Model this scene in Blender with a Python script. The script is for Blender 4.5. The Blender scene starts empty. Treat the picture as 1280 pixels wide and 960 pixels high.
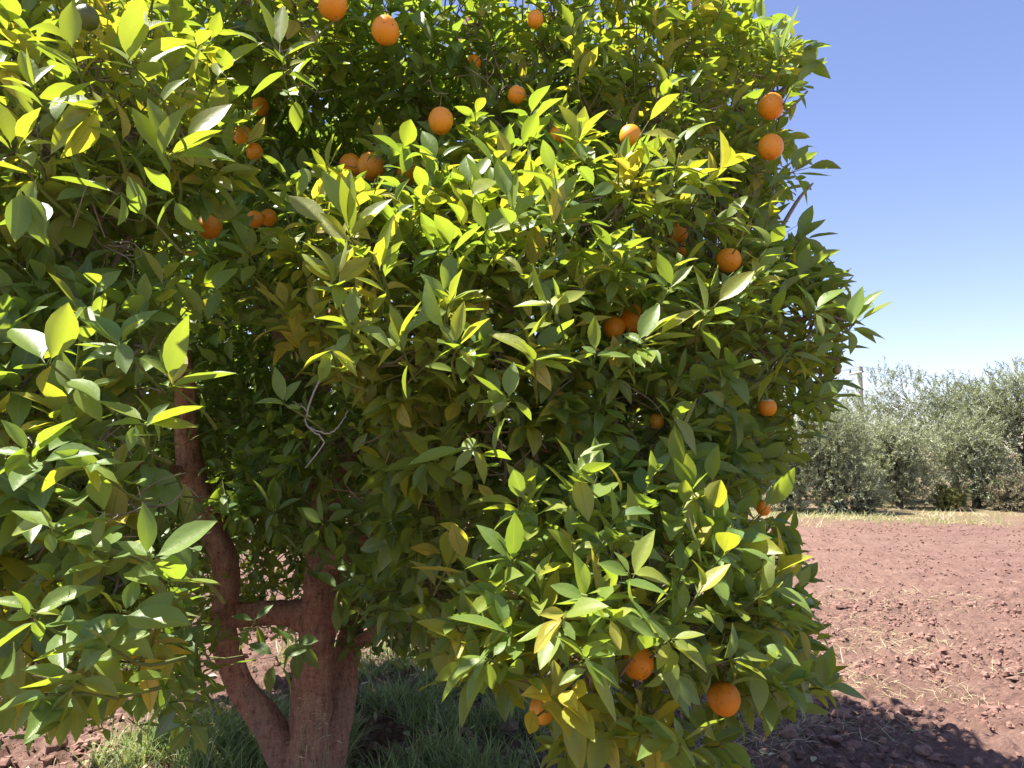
import bpy, math
import numpy as np
from mathutils import Vector

R = math.radians
rng = np.random.default_rng(11)
sc = bpy.context.scene
COL = sc.collection

# ------------------------------------------------------------------ camera
CAM_H = 1.6
F = 924.4                      # focal length in photo pixels (26 mm equivalent)
PITCH = R(5.3)
cp, sp = math.cos(PITCH), math.sin(PITCH)


def at(px, py, Y):
    """world point on the line through photo pixel (px,py) at forward distance Y"""
    u = (px - 640) / F
    v = (480 - py) / F
    d = np.array([u, cp - v * sp, sp + v * cp])
    return np.array([0, 0, CAM_H]) + d * (Y / d[1])


def project(P):
    P = np.asarray(P, float)
    x = P[..., 0]
    y = P[..., 1]
    z = P[..., 2] - CAM_H
    zc = np.maximum(y * cp + z * sp, 1e-3)
    yc = -y * sp + z * cp
    return 640 + F * x / zc, 480 - F * yc / zc, zc


cam_d = bpy.data.cameras.new('camera')
cam_d.sensor_width = 36
cam_d.lens = 36 * F / 1280
cam_d.clip_start = 0.05
cam_d.clip_end = 2000
cam = bpy.data.objects.new('camera', cam_d)
COL.objects.link(cam)
cam.location = (0, 0, CAM_H)
cam.rotation_euler = (math.pi / 2 + PITCH, 0, 0)
sc.camera = cam

# ------------------------------------------------------------------ light
SUN_EL = R(62)
SUN_H = np.array([-0.95, 0.10])
SUN_H = SUN_H / np.linalg.norm(SUN_H)
SUN = np.array([SUN_H[0] * math.cos(SUN_EL), SUN_H[1] * math.cos(SUN_EL), math.sin(SUN_EL)])
world = bpy.data.worlds.new('World')
sc.world = world
world.use_nodes = True
wt = world.node_tree
bg = wt.nodes['Background']
sky = wt.nodes.new('ShaderNodeTexSky')
sky.sky_type = 'NISHITA'
sky.sun_disc = False
sky.sun_elevation = SUN_EL
sky.sun_rotation = math.atan2(SUN_H[0], SUN_H[1])
sky.altitude = 400
sky.air_density = 1.0
sky.dust_density = 0.3
sky.ozone_density = 2.0
wb = wt.nodes.new('ShaderNodeMix')          # the camera's white balance: a slightly violet sky blue
wb.data_type = 'RGBA'
wb.blend_type = 'MULTIPLY'
wb.inputs[0].default_value = 1.0
wb.inputs[7].default_value = (1.02, 0.88, 0.99, 1.0)
wt.links.new(sky.outputs[0], wb.inputs[6])
wt.links.new(wb.outputs[2], bg.inputs[0])
bg.inputs[1].default_value = 0.071

sun_d = bpy.data.lights.new('sun', 'SUN')
sun_d.energy = 4.2
sun_d.angle = R(0.53)
sun_d.color = (1.0, 0.955, 0.88)
sun = bpy.data.objects.new('sun', sun_d)
COL.objects.link(sun)
sun.rotation_euler = Vector(SUN).to_track_quat('Z', 'Y').to_euler()
sun.location = (-10, 6, 20)

sc.view_settings.view_transform = 'Standard'
sc.view_settings.look = 'None'
sc.view_settings.exposure = 1.82
sc.view_settings.gamma = 1
sc.render.film_transparent = False
sc.cycles.max_bounces = 12
sc.cycles.diffuse_bounces = 8
sc.cycles.glossy_bounces = 2
sc.cycles.transmission_bounces = 8
sc.cycles.use_denoising = True
sc.cycles.caustics_reflective = False
sc.cycles.caustics_refractive = False
sc.cycles.sample_clamp_indirect = 6


# ------------------------------------------------------------------ tagging
def tag(o, label=None, cat=None, group=None, kind=None):
    if label:
        o['label'] = label
    if cat:
        o['category'] = cat
    if group:
        o['group'] = group
    if kind:
        o['kind'] = kind
    return o


def empty(name, loc):
    o = bpy.data.objects.new(name, None)
    o.empty_display_size = 0.1
    COL.objects.link(o)
    o.location = [float(c) for c in loc]
    return o


# ------------------------------------------------------------------ node helpers
def new_mat(name):
    m = bpy.data.materials.new(name)
    m.use_nodes = True
    nt = m.node_tree
    for n in list(nt.nodes):
        nt.nodes.remove(n)
    return m, nt


def N(nt, typ, **kw):
    n = nt.nodes.new(typ)
    for k, v in kw.items():
        if k == 'inp':
            for kk, vv in v.items():
                n.inputs[kk].default_value = vv
        else:
            setattr(n, k, v)
    return n


def L(nt, a, b):
    nt.links.new(a, b)


def mixc(nt, fac, a, b, blend='MIX'):
    n = nt.nodes.new('ShaderNodeMix')
    n.data_type = 'RGBA'
    n.blend_type = blend
    for sock, val in ((n.inputs[0], fac), (n.inputs[6], a), (n.inputs[7], b)):
        if isinstance(val, bpy.types.NodeSocket):
            nt.links.new(val, sock)
        elif isinstance(val, (int, float)):
            sock.default_value = val
        else:
            sock.default_value = (*val, 1.0)[:4]
    return n.outputs[2]


def math_n(nt, op, a, b=None, c=None, clamp=False):
    n = nt.nodes.new('ShaderNodeMath')
    n.operation = op
    n.use_clamp = clamp
    for i, v in enumerate((a, b, c)):
        if v is None:
            continue
        if isinstance(v, bpy.types.NodeSocket):
            nt.links.new(v, n.inputs[i])
        else:
            n.inputs[i].default_value = v
    return n.outputs[0]


def ramp(nt, fac, stops, interp='LINEAR'):
    n = nt.nodes.new('ShaderNodeValToRGB')
    cr = n.color_ramp
    cr.interpolation = interp
    while len(cr.elements) < len(stops):
        cr.elements.new(0.5)
    for e, (p, c) in zip(cr.elements, stops):
        e.position = p
        e.color = (*c, 1.0) if len(c) == 3 else c
    nt.links.new(fac, n.inputs[0])
    return n.outputs[0]


def noise(nt, vec, scale, detail=3.0, rough=0.55):
    n = nt.nodes.new('ShaderNodeTexNoise')
    n.inputs['Scale'].default_value = scale
    n.inputs['Detail'].default_value = detail
    n.inputs['Roughness'].default_value = rough
    if vec is not None:
        nt.links.new(vec, n.inputs['Vector'])
    return n.outputs['Fac']


# ------------------------------------------------------------------ materials
def leaf_material(name, stops, under_tint, trans_gain, trans_fac, rough=0.42, spec=0.5, veins=True):
    m, nt = new_mat(name)
    out = N(nt, 'ShaderNodeOutputMaterial')
    a_tone = N(nt, 'ShaderNodeAttribute', attribute_name='tone').outputs['Fac']
    a_uv = N(nt, 'ShaderNodeAttribute', attribute_name='luv')
    sep = N(nt, 'ShaderNodeSeparateXYZ')
    L(nt, a_uv.outputs['Vector'], sep.inputs[0])
    u, v, rnd = sep.outputs[0], sep.outputs[1], sep.outputs[2]
    co = N(nt, 'ShaderNodeTexCoord').outputs['Object']
    n1 = noise(nt, co, 38, 3)
    n2 = noise(nt, co, 160, 2)
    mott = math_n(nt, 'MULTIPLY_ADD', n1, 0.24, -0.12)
    tone = math_n(nt, 'ADD', a_tone, mott, clamp=True)
    col = ramp(nt, tone, stops)
    au = math_n(nt, 'ABSOLUTE', u)
    if veins:
        rib = math_n(nt, 'LESS_THAN', au, 0.07)
        col = mixc(nt, math_n(nt, 'MULTIPLY', rib, 0.75), col, (0.26, 0.30, 0.09))
        ph = math_n(nt, 'MULTIPLY_ADD', au, -0.16, v)
        ph = math_n(nt, 'ADD', ph, math_n(nt, 'MULTIPLY_ADD', n1, 0.03, -0.015))
        w = math_n(nt, 'SINE', math_n(nt, 'MULTIPLY', ph, 75.0))
        w = math_n(nt, 'MULTIPLY', math_n(nt, 'POWER', math_n(nt, 'ABSOLUTE', w), 9.0), 0.16)
        col = mixc(nt, w, col, (0.24, 0.30, 0.07))
    col = mixc(nt, math_n(nt, 'MULTIPLY', n2, 0.16), col, (0.05, 0.07, 0.02))
    back = N(nt, 'ShaderNodeNewGeometry').outputs['Backfacing']
    surf = mixc(nt, math_n(nt, 'MULTIPLY', back, 0.55), col, under_tint)
    pb = N(nt, 'ShaderNodeBsdfPrincipled')
    L(nt, surf, pb.inputs['Base Color'])
    rr = math_n(nt, 'MULTIPLY_ADD', back, 0.22, rough)
    rr = math_n(nt, 'ADD', rr, math_n(nt, 'MULTIPLY_ADD', n1, 0.24, -0.12))
    L(nt, rr, pb.inputs['Roughness'])
    pb.inputs['Specular IOR Level'].default_value = spec
    bump = N(nt, 'ShaderNodeBump', inp={'Strength': 0.22, 'Distance': 0.0025})
    hgt = math_n(nt, 'ADD', n2, math_n(nt, 'MULTIPLY', n1, 1.4))
    if veins:
        hgt = math_n(nt, 'ADD', hgt, math_n(nt, 'MULTIPLY', w, -1.2))
    L(nt, hgt, bump.inputs['Height'])
    L(nt, bump.outputs[0], pb.inputs['Normal'])
    tr = N(nt, 'ShaderNodeBsdfTranslucent')
    tc = mixc(nt, 1.0, col, trans_gain, 'MULTIPLY')
    tc2 = mixc(nt, 0.35, tc, (0.36, 0.39, 0.02))
    L(nt, tc2, tr.inputs['Color'])
    mx = N(nt, 'ShaderNodeMixShader')
    mx.inputs[0].default_value = trans_fac
    L(nt, pb.outputs[0], mx.inputs[1])
    L(nt, tr.outputs[0], mx.inputs[2])
    L(nt, mx.outputs[0], out.inputs[0])
    return m


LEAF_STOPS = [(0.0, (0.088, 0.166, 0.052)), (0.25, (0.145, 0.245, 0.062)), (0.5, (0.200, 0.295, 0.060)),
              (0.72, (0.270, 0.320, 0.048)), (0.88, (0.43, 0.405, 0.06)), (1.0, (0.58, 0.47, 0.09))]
M_LEAF = leaf_material('citrus_leaf', LEAF_STOPS, (0.21, 0.25, 0.12), (2.15, 2.15, 0.7), 0.44, 0.42, 0.55)
OLIVE_STOPS = [(0.0, (0.14, 0.165, 0.095)), (0.5, (0.26, 0.29, 0.18)), (1.0, (0.40, 0.42, 0.29))]
M_OLIVE = leaf_material('olive_leaf', OLIVE_STOPS, (0.34, 0.37, 0.28), (1.3, 1.3, 0.8), 0.26, 0.5, 0.45, veins=False)


def simple_mat(name, stops, scale, rough=0.85, bump=0.3, bdist=0.01, spec=0.25, detail=5, stretch=None, coord='Object'):
    m, nt = new_mat(name)
    out = N(nt, 'ShaderNodeOutputMaterial')
    co = N(nt, 'ShaderNodeTexCoord').outputs[coord]
    if stretch:
        mp = N(nt, 'ShaderNodeMapping')
        mp.inputs['Scale'].default_value = stretch
        L(nt, co, mp.inputs[0])
        co = mp.outputs[0]
    n1 = noise(nt, co, scale, detail, 0.6)
    n2 = noise(nt, co, scale * 4.3, 4, 0.6)
    f = math_n(nt, 'ADD', math_n(nt, 'MULTIPLY', n1, 0.65), math_n(nt, 'MULTIPLY', n2, 0.35))
    col = ramp(nt, f, stops)
    pb = N(nt, 'ShaderNodeBsdfPrincipled')
    L(nt, col, pb.inputs['Base Color'])
    pb.inputs['Roughness'].default_value = rough
    pb.inputs['Specular IOR Level'].default_value = spec
    b = N(nt, 'ShaderNodeBump', inp={'Strength': bump, 'Distance': bdist})
    L(nt, f, b.inputs['Height'])
    L(nt, b.outputs[0], pb.inputs['Normal'])
    L(nt, pb.outputs[0], out.inputs[0])
    return m


def bark_material():
    m, nt = new_mat('citrus_bark')
    out = N(nt, 'ShaderNodeOutputMaterial')
    co = N(nt, 'ShaderNodeTexCoord').outputs['Object']
    mp = N(nt, 'ShaderNodeMapping')
    mp.inputs['Scale'].default_value = (1, 1, 0.22)
    L(nt, co, mp.inputs[0])
    streak = noise(nt, mp.outputs[0], 48, 6, 0.7)
    fine = noise(nt, co, 130, 5, 0.7)
    big = noise(nt, co, 7, 3)
    mp2 = N(nt, 'ShaderNodeMapping')
    mp2.inputs['Scale'].default_value = (0.35, 0.35, 1.6)
    L(nt, co, mp2.inputs[0])
    ring = noise(nt, mp2.outputs[0], 30, 4, 0.6)
    f = math_n(nt, 'ADD', math_n(nt, 'MULTIPLY', streak, 0.45), math_n(nt, 'MULTIPLY', fine, 0.35))
    f = math_n(nt, 'ADD', f, math_n(nt, 'MULTIPLY', ring, 0.2))
    col = ramp(nt, f, [(0.38, (0.085, 0.048, 0.032)), (0.48, (0.32, 0.165, 0.110)), (0.60, (0.47, 0.275, 0.190))])
    col = mixc(nt, ramp(nt, big, [(0.5, (0, 0, 0)), (0.72, (.6, .6, .6))]), col, (0.26, 0.19, 0.15))
    spots = ramp(nt, noise(nt, co, 60, 2), [(0.70, (0, 0, 0)), (0.74, (.7, .7, .7))])
    col = mixc(nt, spots, col, (0.50, 0.40, 0.32))
    pb = N(nt, 'ShaderNodeBsdfPrincipled')
    L(nt, col, pb.inputs['Base Color'])
    pb.inputs['Roughness'].default_value = 0.92
    pb.inputs['Specular IOR Level'].default_value = 0.2
    b = N(nt, 'ShaderNodeBump', inp={'Strength': 1.0, 'Distance': 0.022})
    L(nt, f, b.inputs['Height'])
    L(nt, b.outputs[0], pb.inputs['Normal'])
    L(nt, pb.outputs[0], out.inputs[0])
    return m


M_BARK = bark_material()
M_TWIG = simple_mat('citrus_twig', [(0.3, (0.17, 0.14, 0.095)), (0.7, (0.34, 0.28, 0.20))], 40, 0.85)
M_STEM = simple_mat('green_stem', [(0.3, (0.10, 0.13, 0.03)), (0.7, (0.19, 0.21, 0.06))], 40, 0.6)
M_DEAD = simple_mat('dead_wood', [(0.3, (0.30, 0.26, 0.21)), (0.7, (0.50, 0.45, 0.38))], 30, 0.9)
M_OLBARK = simple_mat('olive_bark', [(0.3, (0.05, 0.040, 0.030)), (0.7, (0.14, 0.115, 0.09))], 6, 0.95, 0.8, 0.04)
M_CONC = simple_mat('weathered_pole', [(0.3, (0.30, 0.28, 0.25)), (0.7, (0.44, 0.42, 0.38))], 3, 0.9)
M_WIRE = simple_mat('wire_metal', [(0.3, (0.10, 0.10, 0.10)), (0.7, (0.16, 0.16, 0.16))], 8, 0.6)
M_GRASS = leaf_material('grass_blade', [(0.0, (0.14, 0.22, 0.09)), (0.5, (0.28, 0.36, 0.14)), (0.75, (0.42, 0.42, 0.20)), (1.0, (0.55, 0.48, 0.27))],
                        (0.10, 0.15, 0.06), (1.5, 1.6, 0.9), 0.35, 0.5, 0.35, veins=False)
M_STRAW = leaf_material('straw', [(0.0, (0.40, 0.33, 0.17)), (0.6, (0.56, 0.47, 0.27)), (1.0, (0.68, 0.60, 0.40))],
                        (0.55, 0.47, 0.28), (1.0, 1.0, 0.9), 0.2, 0.6, 0.3, veins=False)


def fruit_material(name, c0, c1, speck):
    m, nt = new_mat(name)
    out = N(nt, 'ShaderNodeOutputMaterial')
    oi = N(nt, 'ShaderNodeObjectInfo').outputs['Random']
    co = N(nt, 'ShaderNodeTexCoord').outputs['Object']
    vm = N(nt, 'ShaderNodeVectorMath', operation='ADD')
    L(nt, co, vm.inputs[0])
    cb = N(nt, 'ShaderNodeCombineXYZ')
    L(nt, oi, cb.inputs[0])
    L(nt, math_n(nt, 'MULTIPLY', oi, 7.0), cb.inputs[1])
    L(nt, cb.outputs[0], vm.inputs[1])
    v = vm.outputs[0]
    n1 = noise(nt, v, 22, 3)
    col = mixc(nt, n1, c0, c1)
    col = mixc(nt, math_n(nt, 'MULTIPLY', oi, 0.45), col, tuple(0.5 * a_ + 0.5 * b_ for a_, b_ in zip(c1, (0.72, 0.36, 0.05))))
    sp_ = noise(nt, v, 150, 1)
    spk = ramp(nt, sp_, [(0.68, (0, 0, 0)), (0.74, (1, 1, 1))])
    col = mixc(nt, math_n(nt, 'MULTIPLY', spk, 0.75), col, speck)
    blot = ramp(nt, noise(nt, v, 34, 2), [(0.66, (0, 0, 0)), (0.78, (1, 1, 1))])
    col = mixc(nt, math_n(nt, 'MULTIPLY', blot, 0.35), col, speck)
    pb = N(nt, 'ShaderNodeBsdfPrincipled')
    L(nt, col, pb.inputs['Base Color'])
    pb.inputs['Roughness'].default_value = 0.42
    pb.inputs['Specular IOR Level'].default_value = 0.45
    pb.inputs['Subsurface Weight'].default_value = 0.12
    pb.inputs['Subsurface Radius'].default_value = (0.012, 0.005, 0.002)
    vo = N(nt, 'ShaderNodeTexVoronoi', inp={'Scale': 420.0})
    L(nt, v, vo.inputs['Vector'])
    b = N(nt, 'ShaderNodeBump', inp={'Strength': 0.35, 'Distance': 0.0012})
    L(nt, vo.outputs['Distance'], b.inputs['Height'])
    L(nt, b.outputs[0], pb.inputs['Normal'])
    L(nt, pb.outputs[0], out.inputs[0])
    return m


M_ORANGE = fruit_material('orange_peel', (0.93, 0.29, 0.012), (0.97, 0.38, 0.022), (0.22, 0.07, 0.015))
M_AMBER = fruit_material('amber_peel', (0.80, 0.42, 0.04), (0.74, 0.34, 0.03), (0.3, 0.14, 0.02))
M_UNRIPE = fruit_material('unripe_peel', (0.045, 0.10, 0.022), (0.07, 0.135, 0.03), (0.10, 0.13, 0.05))
M_PITH = simple_mat('pith', [(0.3, (0.62, 0.50, 0.33)), (0.7, (0.80, 0.72, 0.55))], 60, 0.8)


def soil_material():
    m, nt = new_mat('tilled_red_soil')
    out = N(nt, 'ShaderNodeOutputMaterial')
    co = N(nt, 'ShaderNodeTexCoord').outputs['Object']
    n0 = noise(nt, co, 0.35, 4)
    n1 = noise(nt, co, 3.2, 6, 0.65)
    n2 = noise(nt, co, 32, 6, 0.7)
    mp = N(nt, 'ShaderNodeMapping')
    mp.inputs['Scale'].default_value = (0.25, 1.6, 1)
    L(nt, co, mp.inputs[0])
    n3 = noise(nt, mp.outputs[0], 2.0, 5)
    f = math_n(nt, 'ADD', math_n(nt, 'MULTIPLY', n1, 0.35), math_n(nt, 'MULTIPLY', n2, 0.40))
    f = math_n(nt, 'ADD', f, math_n(nt, 'MULTIPLY', n3, 0.25))
    col = ramp(nt, f, [(0.28, (0.122, 0.068, 0.054)), (0.5, (0.212, 0.125, 0.098)), (0.70, (0.330, 0.216, 0.172))])
    pale = ramp(nt, n0, [(0.45, (0, 0, 0)), (0.7, (1, 1, 1))])
    col = mixc(nt, math_n(nt, 'MULTIPLY', pale, 0.35), col, (0.250, 0.165, 0.124))
    sep = N(nt, 'ShaderNodeSeparateXYZ')
    L(nt, co, sep.inputs[0])
    # dry grassy verge beyond the tilled field
    edge = math_n(nt, 'ADD', sep.outputs[1], math_n(nt, 'MULTIPLY_ADD', n1, 2.4, -1.2))
    edge = math_n(nt, 'ADD', edge, math_n(nt, 'MULTIPLY_ADD', n0, 3.0, -1.5))
    vg = math_n(nt, 'DIVIDE', math_n(nt, 'SUBTRACT', edge, 15.8), 3.2, clamp=True)
    verge = mixc(nt, n1, (0.165, 0.118, 0.07), (0.265, 0.205, 0.125))
    verge = mixc(nt, math_n(nt, 'MULTIPLY', n3, 0.35), verge, (0.19, 0.19, 0.08))
    col = mixc(nt, math_n(nt, 'MULTIPLY', vg, 0.85), col, verge)
    pb = N(nt, 'ShaderNodeBsdfPrincipled')
    L(nt, col, pb.inputs['Base Color'])
    pb.inputs['Roughness'].default_value = 0.95
    pb.inputs['Specular IOR Level'].default_value = 0.1
    b0 = N(nt, 'ShaderNodeBump', inp={'Strength': 0.8, 'Distance': 0.14})
    mp3 = N(nt, 'ShaderNodeMapping')
    mp3.inputs['Scale'].default_value = (0.8, 2.6, 1)
    L(nt, co, mp3.inputs[0])
    n4 = noise(nt, mp3.outputs[0], 2.6, 8, 0.72)
    L(nt, n4, b0.inputs['Height'])
    b = N(nt, 'ShaderNodeBump', inp={'Strength': 0.6, 'Distance': 0.025})
    L(nt, f, b.inputs['Height'])
    L(nt, b0.outputs[0], b.inputs['Normal'])
    L(nt, b.outputs[0], pb.inputs['Normal'])
    L(nt, pb.outputs[0], out.inputs[0])
    return m


M_SOIL = soil_material()
M_CLOD = simple_mat('soil_clod', [(0.3, (0.145, 0.078, 0.062)), (0.5, (0.235, 0.138, 0.108)), (0.7, (0.315, 0.206, 0.164))], 9, 0.95, 0.3, 0.004, 0.1)


# ------------------------------------------------------------------ mesh building
class MB:
    """collects vertex/quad arrays with per-vertex leaf data, links them as ONE mesh object"""

    def __init__(self):
        self.v, self.f, self.a, self.l, self.mi = [], [], [], [], []
        self.n = 0

    def add(self, V, Q, tone=None, luv=None, mat=0):
        V = np.asarray(V, np.float32).reshape(-1, 3)
        Q = np.asarray(Q, np.int64).reshape(-1, 4)
        self.v.append(V)
        self.f.append(Q + self.n)
        self.a.append(np.zeros(len(V), np.float32) if tone is None else np.asarray(tone, np.float32).ravel())
        self.l.append(np.zeros((len(V), 3), np.float32) if luv is None else np.asarray(luv, np.float32).reshape(-1, 3))
        self.mi.append(np.full(len(Q), mat, np.int32))
        self.n += len(V)

    def build(self, name, mats, parent=None, origin=(0, 0, 0), smooth=True):
        V = np.concatenate(self.v) - np.asarray(origin, np.float32)
        Q = np.concatenate(self.f).astype(np.int32)
        tri = Q[:, 3] < 0
        me = bpy.data.meshes.new(name)
        me.vertices.add(len(V))
        me.vertices.foreach_set('co', V.astype(np.float32).ravel())
        me.loops.add(Q.size)
        me.loops.foreach_set('vertex_index', Q.ravel())
        me.polygons.add(len(Q))
        me.polygons.foreach_set('loop_start', np.arange(0, Q.size, 4, dtype=np.int32))
        me.polygons.foreach_set('material_index', np.concatenate(self.mi))
        me.polygons.foreach_set('use_smooth', np.full(len(Q), smooth))
        a = me.attributes.new('tone', 'FLOAT', 'POINT')
        a.data.foreach_set('value', np.concatenate(self.a))
        b = me.attributes.new('luv', 'FLOAT_VECTOR', 'POINT')
        b.data.foreach_set('vector', np.concatenate(self.l).ravel())
        for m in (mats if isinstance(mats, (list, tuple)) else [mats]):
            me.materials.append(m)
        me.update(calc_edges=True)
        o = bpy.data.objects.new(name, me)
        COL.objects.link(o)
        if parent is not None:
            o.parent = parent
        o.location = [float(c) for c in origin]
        if parent is not None:
            pl = np.array(parent.location) if parent.parent is None else np.array(parent.location) + np.array(parent.parent.location)
            o.location = [float(c) for c in (np.asarray(origin, float) - pl)]
        return o


def norm(v):
    v = np.asarray(v, float)
    return v / np.maximum(np.linalg.norm(v, axis=-1, keepdims=True), 1e-9)


ST_T = np.array([0, .09, .13, .24, .40, .56, .72, .86, .95, 1.0])
ST_W = np.array([.030, .035, .17, .62, .95, 1.0, .80, .43, .17, .01])
ST_LO_T = np.array([0, .12, .40, .68, 1.0])
ST_LO_W = np.array([.03, .12, .96, .86, .02])


def leaves(mb, B, D, Nn, Ln, W, fold, curl, tone, hi=True, mat=0, wave=None):
    """N folded, curved, pointed leaves in one go"""
    n = len(B)
    if n == 0:
        return
    T, P = (ST_T, ST_W) if hi else (ST_LO_T, ST_LO_W)
    U = np.array([-1, -0.5, 0, 0.5, 1.0]) if hi else np.array([-1, 0, 1.0])
    D = norm(D)
    Nn = norm(Nn - D * np.sum(Nn * D, -1, keepdims=True))
    S = np.cross(D, Nn)
    c = np.where(np.abs(curl) < 0.02, 0.02, curl)[:, None]
    t = T[None, :]
    along = Ln[:, None] * np.sin(c * t) / c
    drop = -Ln[:, None] * (1 - np.cos(c * t)) / c
    hw = 0.5 * W[:, None] * P[None, :]
    cf, sf = np.cos(fold)[:, None, None], np.sin(fold)[:, None, None]
    u = U[None, None, :]
    x = u * hw[:, :, None] * cf
    zz = (np.abs(u) ** 1.3) * hw[:, :, None] * sf
    if hi:
        ph = rng.uniform(0, 6.28, n)[:, None, None]
        amp = rng.uniform(0.0, 0.10, n)[:, None, None]
        zz = zz + amp * hw[:, :, None] * np.abs(u) * np.sin(T[None, :, None] * 7.5 + ph + u * 0.8)
        # sideways sweep of the blade
        sw = rng.normal(0, 0.05, n)[:, None, None] * Ln[:, None, None] * (T[None, :, None] ** 2)
        x = x + sw
    z = drop[:, :, None] + zz
    pos = (B[:, None, None, :] + D[:, None, None, :] * along[:, :, None, None]
           + S[:, None, None, :] * x[..., None] + Nn[:, None, None, :] * z[..., None])
    nT, nU = len(T), len(U)
    i, j = np.meshgrid(np.arange(nT - 1), np.arange(nU - 1), indexing='ij')
    q = np.stack([i * nU + j, i * nU + j + 1, (i + 1) * nU + j + 1, (i + 1) * nU + j], -1).reshape(-1, 4)
    Q = (q[None] + (np.arange(n) * nT * nU)[:, None, None]).reshape(-1, 4)
    ag = np.repeat(tone, nT * nU)
    luv = np.empty((n, nT, nU, 3), np.float32)
    luv[..., 0] = U[None, None, :]
    luv[..., 1] = T[None, :, None]
    luv[..., 2] = rng.random(n)[:, None, None]
    mb.add(pos.reshape(-1, 3), Q, ag, luv.reshape(-1, 3), mat)


def tubes(mb, PTS, RAD, sides=5, mat=0, cap=False):
    """N tubes with the same number of points: PTS (n,k,3), RAD (n,k)"""
    PTS = np.asarray(PTS, float)
    RAD = np.asarray(RAD, float)
    n, k, _ = PTS.shape
    if n == 0:
        return
    T = np.gradient(PTS, axis=1)
    T = norm(T)
    ref = np.zeros_like(T)
    ref[..., 0] = 1
    m = np.abs(T[..., 0]) > 0.85
    # one reference per tube, so that rings do not twist
    m = np.abs(T[..., 0]).mean(1) > 0.7
    ref[m] = (0, 1, 0)
    A = norm(np.cross(T, ref))
    Bv = np.cross(T, A)
    ang = np.arange(sides) * 2 * math.pi / sides
    ring = (A[:, :, None, :] * np.cos(ang)[None, None, :, None] + Bv[:, :, None, :] * np.sin(ang)[None, None, :, None])
    V = PTS[:, :, None, :] + ring * RAD[:, :, None, None]
    i, j = np.meshgrid(np.arange(k - 1), np.arange(sides), indexing='ij')
    j2 = (j + 1) % sides
    q = np.stack([i * sides + j, i * sides + j2, (i + 1) * sides + j2, (i + 1) * sides + j], -1).reshape(-1, 4)
    Q = (q[None] + (np.arange(n) * k * sides)[:, None, None]).reshape(-1, 4)
    mb.add(V.reshape(-1, 3), Q, mat=mat)


def smooth_path(pts, k):
    """Catmull-Rom through points, k samples"""
    pts = np.asarray(pts, float)
    P = np.vstack([2 * pts[0] - pts[1], pts, 2 * pts[-1] - pts[-2]])
    s = np.linspace(0, len(pts) - 1 - 1e-6, k)
    i = s.astype(int)
    t = (s - i)[:, None]
    p0, p1, p2, p3 = P[i], P[i + 1], P[i + 2], P[i + 3]
    return 0.5 * ((2 * p1) + (-p0 + p2) * t + (2 * p0 - 5 * p1 + 4 * p2 - p3) * t ** 2 + (-p0 + 3 * p1 - 3 * p2 + p3) * t ** 3)


def hash2(ix, iy, seed):
    h = (ix.astype(np.int64) * 374761393 + iy.astype(np.int64) * 668265263 + seed * 144269504) & 0xFFFFFFFF
    h = ((h ^ (h >> 13)) * 1274126177) & 0xFFFFFFFF
    h = h ^ (h >> 16)
    return (h & 0xFFFF) / 65535.0


def vnoise(x, y, seed=0):
    ix, iy = np.floor(x), np.floor(y)
    fx, fy = x - ix, y - iy
    fx = fx * fx * (3 - 2 * fx)
    fy = fy * fy * (3 - 2 * fy)
    a, b = hash2(ix, iy, seed), hash2(ix + 1, iy, seed)
    c, d = hash2(ix, iy + 1, seed), hash2(ix + 1, iy + 1, seed)
    return (a * (1 - fx) + b * fx) * (1 - fy) + (c * (1 - fx) + d * fx) * fy


# ------------------------------------------------------------------ ground
TRUNK = np.array([-0.93, 3.62, 0.0])


def ground_z(x, y):
    x = np.asarray(x, float)
    y = np.asarray(y, float)
    fade = np.clip(1.15 - (y - 17) / 3, 0.15, 1) * np.clip((60 - np.abs(x)) / 30, 0, 1)
    z = (vnoise(x * 0.5, y * 0.5, 1) - 0.5) * 0.05
    z += (vnoise(x * 0.7, y * 2.4, 2) - 0.5) * 0.055 * fade
    z += (vnoise(x * 5, y * 5, 3) - 0.5) * 0.05 * fade
    b = vnoise(x * 12, y * 14, 4)
    z += np.abs(b - 0.5) * 0.085 * fade
    z += (vnoise(x * 25, y * 25, 5) - 0.5) * 0.042 * fade
    z += (vnoise(x * 47 + 3, y * 47, 6) - 0.5) * 0.018 * fade
    return z


def axis(lo, hi, step, far_lo, far_hi, g=1.18):
    a = list(np.arange(lo, hi + step / 2, step))
    s, x = step, hi
    up = []
    while x < far_hi:
        s *= g
        x += s
        up.append(x)
    s, x = step, lo
    dn = []
    while x > far_lo:
        s *= g
        x -= s
        dn.append(x)
    return np.array(dn[::-1] + a + up)


gx = axis(-3.2, 5.6, 0.021, -700, 700, 1.05)
gy = axis(2.9, 8.2, 0.021, -60, 900, 1.03)
X, Y = np.meshgrid(gx, gy, indexing='ij')
Z = ground_z(X, Y)
mb = MB()
nx, ny = X.shape
i, j = np.meshgrid(np.arange(nx - 1), np.arange(ny - 1), indexing='ij')
mb.add(np.stack([X, Y, Z], -1).reshape(-1, 3),
       np.stack([i * ny + j, (i + 1) * ny + j, (i + 1) * ny + j + 1, i * ny + j + 1], -1).reshape(-1, 4))
tag(mb.build('ground', M_SOIL), kind='structure')

# clods of tilled earth
ico_v = []
phi = (1 + 5 ** 0.5) / 2
for s1 in (-1, 1):
    for s2 in (-1, 1):
        ico_v += [(0, s1, s2 * phi), (s1, s2 * phi, 0), (s2 * phi, 0, s1)]
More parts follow.
